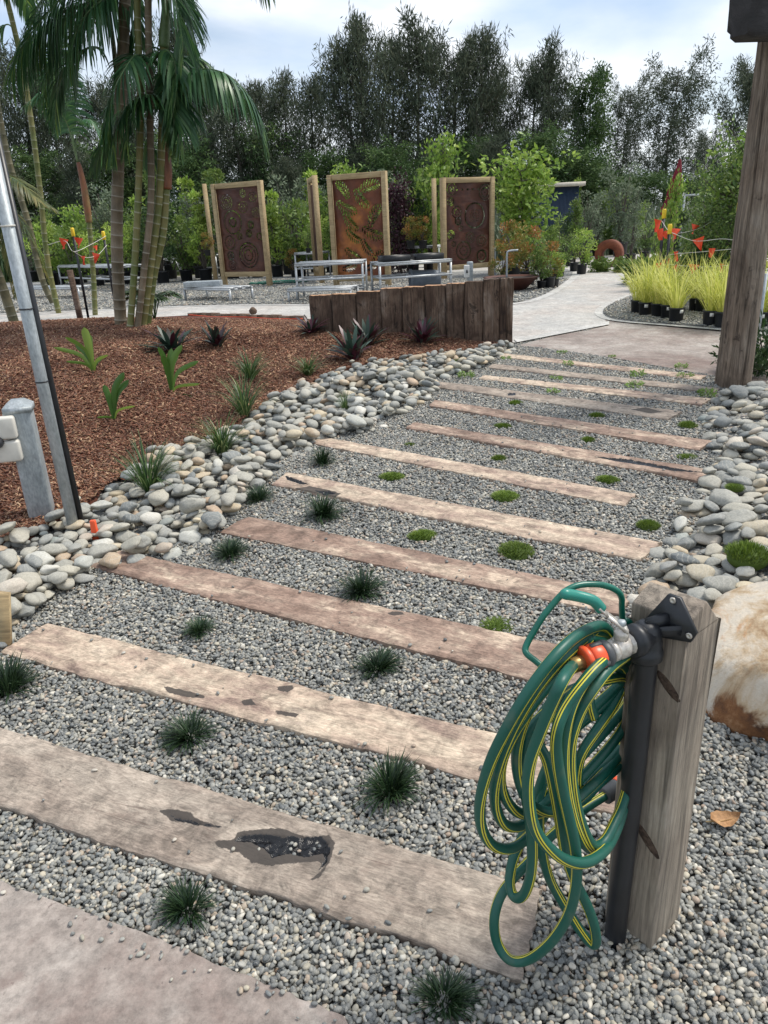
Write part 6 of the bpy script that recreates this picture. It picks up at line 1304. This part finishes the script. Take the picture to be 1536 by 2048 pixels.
for ri, (pxs, yd, nm) in enumerate(((np.linspace(95, 870, 18), 21.5, 'front row behind the benches'), (np.linspace(110, 860, 17), 23.3, 'middle row behind the benches'), (np.linspace(60, 850, 16), 25.3, 'back row behind the benches'))):
    for i, px in enumerate(pxs):
        px += rr_.uniform(-12, 12); yy = yd+rr_.uniform(-.4, .4); p = P(px, 500, yy); p[2] = YF+.02; k = int(rr_.choice([0, 1, 2, 3, 4, 6, 6, 1, 0, 8, 7]) if ri else rr_.choice([0, 4, 8, 1, 2, 4, 3]))
        BP.put(k, p, rr_.uniform(0, 6.28), rr_.uniform(.85, 1.15)*(1.0 if ri == 0 else 1.08), f'{specs[k][0]} potted shrub, {NUM[i]} from left in the {nm}', 'nursery shrubs in black pots')
# right cluster around (1040-1130, 430-560), islands and beyond
grp2 = [(5, 1005, 15.6, .6, 'small bronze leaved shrub in front of the right screen pipe'), (5, 1056, 15.2, .82, 'large red and green shrub right of the rusted bowl'), (0, 1085, 14.3, .45, 'fine green mounded shrub beside the rusted bowl'), (5, 1100, 14.4, .62, 'orange-tipped round shrub nearest the bend of the path'), (4, 1112, 14.6, .42, 'golden green potted shrub at the gravel tip'),
        (5, 1026, 16.5, .9, 'tall pink-tipped shrub behind the rusted bowl'), (0, 1120, 17.0, .62, 'bushy shrub behind the bend of the path'), (6, 1150, 18.5, .6, 'slim green shrub left of the ring sculpture'), (4, 1165, 17.6, .62, 'yellow-green leafy shrub left of the ring sculpture'), (2, 1172, 21.5, .85, 'airy grey shrub behind the ring sculpture, left'), (7, 1262, 20.3, .72, 'silvery shrub right of the ring sculpture'), (8, 1228, 25, 1., 'leafy shrub behind the ring sculpture'),
        (0, 1290, 21, .75, 'green shrub left of the furled umbrella'), (2, 1240, 24, 1.2, 'tall airy pale shrub above the ring sculpture'), (3, 1345, 16, .6, 'dark shrub under the furled umbrella'), (0, 1385, 15.0, .55, 'shrub behind the middle bunting flags'), (3, 1415, 13.5, .55, 'dark glossy shrub behind the largest orange flag'), (0, 1120, 21, .6, 'yellow green shrub below the blue shed'), (0, 1075, 20.0, .6, 'green shrub below the bright green tree'), (7, 1192, 25, .9, 'silvery shrub at the left of the ring'), (3, 1140, 20.5, .62, 'dark shrub between path bend and shed')]
for k, px, yd, sc, lb in grp2: p = P(px, 500, yd); p[2] = YF+.02; BP.put(k, p, px*.7, sc, lb, 'nursery shrubs near the path bend')
# potted bushes on the bench between screens
for px, lb in ((822, 'orange topped bush in a black pot on the bench, left of the pair'), (846, 'green topped bush in a black pot on the bench, right of the pair')):
    p = P(px, 497, 19.3); BP.put(5, p, px, .55, lb, 'pair of potted bushes on a bench')
p = P(416, 511, 20.6); BP.put(5, p, 1, .42, 'red and yellow small plant on the small bench', None); p = P(617, 506, 20.2); BP.put(0, p, 2, .35, 'low green plant on the bench left of the middle screen', None)
p = hit0(590, 556)*[1, 1, 0]+[0, 0, YF+.02]; BP.put(5, p, 3, .55, 'golden green plant beside the lying grey pot', None)
# ground covers right : low leafy plants in front of ring
LOWP = Pool([plant_thing('leafy_plant', bush(300, .45, .9, .13, 700, 'lf_mid', 'round', lw=.6), None, 'plant'), plant_thing('leafy_plant', bush(301, .5, .8, .10, 700, 'lf_dark', 'round', lw=.3), None, 'plant')])
for k, px, yd, sc, lb in ((0, 1205, 18.0, .6, 'low leafy green plant in front of the ring sculpture'), (0, 1246, 17.6, .6, 'low leafy plant right below the ring sculpture'), (0, 1300, 14.5, 1.0, 'low leafy plant left of the pickets'), (0, 1345, 13, 1.1, 'low leafy plant between the bunting strings'), (1, 1400, 12.2, 1.2, 'low dark plant behind the lime grasses'), (1, 1450, 11.8, 1.3, 'low dark plant behind the lime grasses near the pole')):
    p = P(px, 500, yd); p[2] = YF+.02; LOWP.put(k, p, px, sc, lb, 'low leafy plants near the ring')
for k, px, yd, sc, lb in ((1, 1492, 6.15, .62, 'narrow-leaved green plant at the foot of the big pole'), (1, 1530, 6.3, .75, 'narrow-leaved plant at the right picture edge by the pole')): p = P(px, 700, yd); p[2] = float(G(p[0], p[1])); LOWP.put(k, p, px, sc, lb, 'plants at the foot of the big pole')
# lime grasses in pots
def lime_mesh(seed):
    r_ = np.random.default_rng(seed); n = 100; a = r_.uniform(0, 6.28, n); rr = .06*np.sqrt(r_.random(n)); mb = MB(); mb.blades(np.stack([rr*np.cos(a), rr*np.sin(a), 0*a], 1), a+r_.normal(0, .4, n), r_.uniform(.02, .55, n), r_.uniform(.35, .72, n), .0095, r_.uniform(.2, 1.9, n), r_.random(n), 6); return mb.mesh('foliage', M['lime'])
LM = [lime_mesh(i) for i in range(3)]; P2 = pot_mesh(.088, .16)
tags_ = MB().box((0, 0, 0), (.045, .002, .04)).mesh('label_card', M['offwhite'])
for i, (px, py, lb) in enumerate([(1274, 630, 'leftmost potted lime grass, half behind its neighbour'), (1290, 635, 'second potted lime grass from the left'), (1315, 638, 'third potted lime grass from the left'), (1334, 641, 'fourth potted lime grass, squeezed between two pots'), (1351, 648, 'nearest potted lime grass of the left bunch'), (1390, 626, 'potted lime grass behind, left of the middle gap'), (1403, 628, 'potted lime grass behind, right of the middle gap'), (1419, 655, 'potted lime grass just left of the big pole'),
                                 (1443, 658, 'potted lime grass partly behind the big pole'), (1518, 659, 'potted lime grass right of the big pole'), (1300, 618, 'rear potted lime grass of the left bunch'), (1330, 622, 'rear middle potted lime grass of the left bunch'), (1430, 634, 'rear potted lime grass left of the pole'), (1455, 640, 'lime grass hidden behind the pole'), (1545, 655, 'lime grass cut by the right picture edge')]):
    p = hit0(px, py)+[0, 0, .03]; o = thing('potted_lime_grass', lb, 'potted grass', p, i*1.1, 'lime green grasses in black pots'); s_ = 1.05
    for nm, me, z in (('pot', P2, 0), ('foliage', LM[i % 3], .13)):
        q = bpy.data.objects.new(nm, me); C.objects.link(q); q.parent = o; q.location = (0, 0, z); q.scale = (s_,)*3
    q = bpy.data.objects.new('label_card', tags_); C.objects.link(q); q.parent = o; fa = -i*1.1-math.pi/2+(-.3 if i % 2 else .25); q.location = (.094*math.cos(fa), .094*math.sin(fa), .125); q.rotation_euler = (0, 0, fa+math.pi/2)

# ================================================================== TREES
def tree_meshes(seed, H_, spread, nleaf, leaf, lw, mat, kind='casuarina', limbs=40, lo=.18, clr=.45):
    r_ = np.random.default_rng(seed); tb = MB(); tp_ = [np.array([0, 0, -.2])]
    for k in range(8): tp_.append(tp_[-1]+np.array([r_.normal(0, .10), r_.normal(0, .10), H_/8]))
    sp = spline(tp_, 3); tb.tube(sp, np.linspace(.02*H_*.75, .02, len(sp)), 8); cen = []; cr_ = []
    for k in range(limbs):
        t = lo+(.97-lo)*(k+r_.random())/limbs; b = sp[int(t*(len(sp)-1))]; a = k*2.4+r_.normal(0, .5)
        prof = (math.sin(math.pi*min(1, (t-lo)/(1-lo)*.85+.15))**.6) if kind == 'casuarina' else math.sqrt(max(.05, 1-((t-.68)/.42)**2))
        L = spread/2*prof*r_.uniform(.55, 1.1); hd = np.array([math.cos(a), math.sin(a), 0]); ris = L*(r_.uniform(.7, 1.5) if kind == 'casuarina' else r_.uniform(.3, .9)); e = b+hd*L+[0, 0, ris]; m = b+hd*L*.45+[0, 0, ris*.25]
        q = spline([b, m, e], 4); tb.tube(q, np.linspace(.05*(1-t)+.02, .008, len(q)), 5, cap=False)
        for j in range(3, len(q)):
            for _ in range(2 if kind == 'casuarina' else 2):
                cen.append(q[j]+r_.normal(0, .22, 3)); cr_.append(clr*r_.uniform(.6, 1.3)*(.6+.5*prof))
    cen = np.array(cen); cr_ = np.array(cr_); nc = len(cen); k = r_.integers(0, nc, nleaf); u = r_.normal(size=(nleaf, 3)); u /= np.linalg.norm(u, axis=1)[:, None]; cv = r_.random(nc)
    st_ = [1, 1, 1.5] if kind == 'casuarina' else [1, 1, .7]
    Pn = cen[k]+u*(cr_[k]*r_.random(nleaf)**.6)[:, None]*st_
    D = (u*.6+np.array([0, 0, .5])*r_.choice([-1.3, 1.6], nleaf, p=[.4, .6])[:, None]+r_.normal(0, .35, (nleaf, 3))) if kind == 'casuarina' else u+r_.normal(0, .7, (nleaf, 3))
    mb = MB(); mb.leaves(Pn, D, leaf*r_.uniform(.6, 1.3, nleaf), leaf*lw, np.clip(.55*cv[k]+.45*r_.random(nleaf), 0, 1)); return mb.mesh('crown', M[mat]), tb.mesh('trunk', M['bark'])
def tree_thing(name, ms):
    o = bpy.data.objects.new(name, None); C.objects.link(o); o['category'] = 'tree'
    for nm, me in zip(('crown', 'trunk'), ms): q = bpy.data.objects.new(nm, me); C.objects.link(q); q.parent = o
    return o
TR = Pool([tree_thing('casuarina_tree', tree_meshes(400, 12, 4.4, 9000, .42, .13, 'casu')), tree_thing('casuarina_tree', tree_meshes(401, 12, 3.8, 8500, .40, .13, 'casu', limbs=34)), tree_thing('casuarina_tree', tree_meshes(402, 12, 5.4, 14000, .38, .13, 'casu', limbs=34, clr=.38)),
           tree_thing('spreading_tree', tree_meshes(403, 12, 7.0, 15000, .32, .2, 'casu', 'round', limbs=40, lo=.35, clr=.5)), tree_thing('leafy_tree', tree_meshes(404, 12, 5.0, 11000, .34, .32, 'casu_g', 'round', limbs=34, lo=.3, clr=.6)), tree_thing('leafy_tree', tree_meshes(405, 12, 6.0, 14000, .34, .3, 'casu_g', 'round', limbs=44, lo=.08, clr=.6))])
def put_tree(k, px, topy, yd, lb, ws=1., grp='dark trees closing the view'):
    p = P(px, 430, yd); p[2] = YF-.05; top = P(px, topy, yd)[2]; s_ = (top-YF)/12.4; TR.put(k, p, px*.37, (s_*ws, s_*ws, s_), lb, grp)
TL = [(0, 395, 0, 34, 'tall wispy casuarina rising right of the palm clump', .75), (1, 440, 120, 36, 'short casuarina right of the wispy one'), (0, 480, 150, 33, 'casuarina behind the arching palm frond'), (0, 540, 140, 36, 'casuarina above the gap between left and middle screens'), (1, 590, 128, 34, 'narrow casuarina above the middle screen, left'), (0, 640, 130, 37, 'casuarina just left of the tall pair'),
      (0, 700, 60, 35, 'casuarina on the shoulder of the tallest group'), (0, 745, 0, 34, 'tallest casuarina of the middle group, left', .9), (1, 835, 10, 35, 'tallest casuarina of the middle group, right', 1.1), (0, 790, 45, 37, 'casuarina between the two tallest', 1), (2, 905, 70, 36, 'casuarina above the right screen, left'), (0, 960, 28, 35, 'pointed casuarina above the right screen', .85), (1, 995, 120, 37, 'casuarina on the right shoulder of the pointed one'),
      (2, 1045, 110, 36, 'thin crowned casuarina right of the right screen'), (1, 1092, 62, 35, 'pointed casuarina above the bright green tree', .95), (4, 1165, 128, 36, 'rounder green crowned tree above the blue shed', .8), (3, 1240, 160, 40, 'open crowned tree between the green crowned one and the round one', .7), (3, 1325, 118, 37, 'round crowned open tree above the furled umbrella', .85), (3, 1400, 260, 44, 'low distant tree in the sky gap', .8), (2, 1490, 108, 36, 'loose crowned tree just left of the big pole', 1.2), (3, 1560, 150, 36, 'loose crowned tree behind the big pole', 1.),
      (0, 10, 130, 38, 'casuarina behind the leftmost palms'), (2, 75, 60, 37, 'casuarina seen between the left palm trunks'), (0, 150, 100, 36, 'casuarina behind the thin left palm'), (2, 215, 150, 37, 'casuarina behind the palm clump, left'), (0, 285, 120, 35, 'casuarina behind the palm clump, right'), (1, 340, 90, 37, 'casuarina immediately left of the wispy one'), (0, -70, 100, 38, 'casuarina beyond the left picture edge'), (2, -160, 110, 38, 'farther casuarina beyond the left picture edge')]
for t in TL: put_tree(*t[:5], t[5] if len(t) > 5 else 1.05)
# second layer fills the dark band below
for i, px in enumerate(np.linspace(-60, 1060, 17)): put_tree([5, 0, 5, 1][i % 4], px+((i*37) % 23), 245+((i*53) % 60), 31.5+(i % 3), f'lower dense dark tree, {NUM[i]} from the left in front of the casuarinas', 1.25, 'lower dense dark trees')
for i, (px, ty, k) in enumerate([(1130, 300, 5), (1175, 320, 5), (1250, 345, 5), (1310, 340, 5), (1380, 350, 5), (1440, 335, 5), (1510, 320, 5), (1580, 300, 5), (1215, 350, 5)]): put_tree(k, px, ty, 33+(i % 3), f'low dark bushy tree, {NUM[i]} in the low group beyond the shed and umbrella', 1.9, 'low bushy trees on the right')
# nearer small trees
SM = [tree_thing('small_tree', tree_meshes(420, 4, 2.0, 2600, .20, .5, 'lf_bright', 'round', limbs=22, lo=.38, clr=.32)), tree_thing('small_tree', tree_meshes(421, 4, 1.1, 1700, .17, .5, 'lf_bright', 'casuarina', limbs=26, lo=.2, clr=.20)), tree_thing('purple_tree', tree_meshes(422, 4, 1.1, 3000, .14, .6, 'lf_purple', 'casuarina', limbs=34, lo=.12, clr=.26)),
      tree_thing('small_tree', tree_meshes(423, 4, 2.2, 3600, .16, .4, 'lf_mid', 'round', limbs=30, lo=.12, clr=.34)), tree_thing('small_tree', tree_meshes(424, 4, 1.2, 1500, .13, .4, 'lf_grey', 'casuarina', limbs=24, lo=.2, clr=.2))]
SMP = Pool(SM)
def put_small(k, px, topy, yd, lb, ws=1.): p = P(px, 450, yd); p[2] = YF; top = P(px, topy, yd)[2]; s_ = (top-YF)/4.25; SMP.put(k, p, px*.3, (s_*ws, s_*ws, s_), lb, 'small nursery trees')
for a in [(0, 722, 348, 21.4, 'bright green tree showing through the leaf slits of the middle screen', 1.0), (0, 485, 385, 22, 'bright green tree behind the left screen', .9), (0, 1035, 292, 18.5, 'bright green small tree just right of the right screen', 1.12), (1, 850, 252, 21.5, 'slim light green tree between the middle and right screens'), (2, 806, 342, 20.6, 'dark purple leaved slim tree between the middle and right screens', .95), (1, 712, 310, 23, 'pale green sapling tips above the middle screen'), (1, 120, 400, 22, 'light green sapling behind the thin left palm', 1.2), (3, 230, 410, 24, 'green small tree behind the palm clump', 1.1),
          (3, 1440, 300, 11.6, 'dense glossy green citrus-like tree left of the big pole', .9), (3, 1500, 240, 11.2, 'tall dense green tree behind the big pole', 1.), (3, 1400, 340, 15.5, 'green small tree beside the furled umbrella', .6), (0, 1545, 260, 11.8, 'bright green tree at the right picture edge', 1.1), (3, 1400, 395, 12.2, 'low dense tree behind the bunting', .9), (3, 1470, 400, 11.0, 'low dense orange-fruited tree beside the galvanised post', .8), (1, 1330, 335, 13.6, 'thin leafy sapling in front of the furled umbrella', .55), (4, 1250, 365, 24, 'pale shrub-like small tree behind the ring sculpture'), (4, 400, 370, 24, 'grey weeping small tree left of the left screen', 1.4), (1, 650, 400, 24, 'slender green tree left of the middle screen'), (1, 1145, 345, 21.8, 'thin light green sapling in front of the shed', .3),
          (1, 560, 400, 24.5, 'slim green tree between left and middle screens', 1.1), (4, 600, 385, 25, 'pale slim tree between left and middle screens', 1.1), (1, 770, 390, 25, 'light green tree right behind the middle screen', 1.1)]: put_small(*a)
# reeds / tall grass far right as a mass
n = 9000; x = rng.uniform(4, 34, n); y = rng.uniform(25.5, 31, n); mb = MB(); mb.blades(np.stack([x, y, np.full(n, YF-.05)], 1), rng.uniform(0, 6.28, n), rng.uniform(0, .3, n), rng.uniform(.9, 1.9, n), .05, rng.uniform(.2, 1.2, n), rng.random(n), 3)
o = mb.build('tall_grass', 'lf_grey'); tag(o, 'grey-green tall grass beyond the nursery rows on the right', 'grass', kind='stuff')
n = 9000; x = rng.uniform(-34, 4, n); y = rng.uniform(26.5, 31, n); mb = MB(); mb.blades(np.stack([x, y, np.full(n, YF-.05)], 1), rng.uniform(0, 6.28, n), rng.uniform(0, .3, n), rng.uniform(.6, 1.4, n), .06, rng.uniform(.2, 1.2, n), rng.random(n), 3)
o = mb.build('tall_grass', 'lf_dark'); tag(o, 'dark undergrowth below the trees behind the nursery rows', 'grass', kind='stuff')
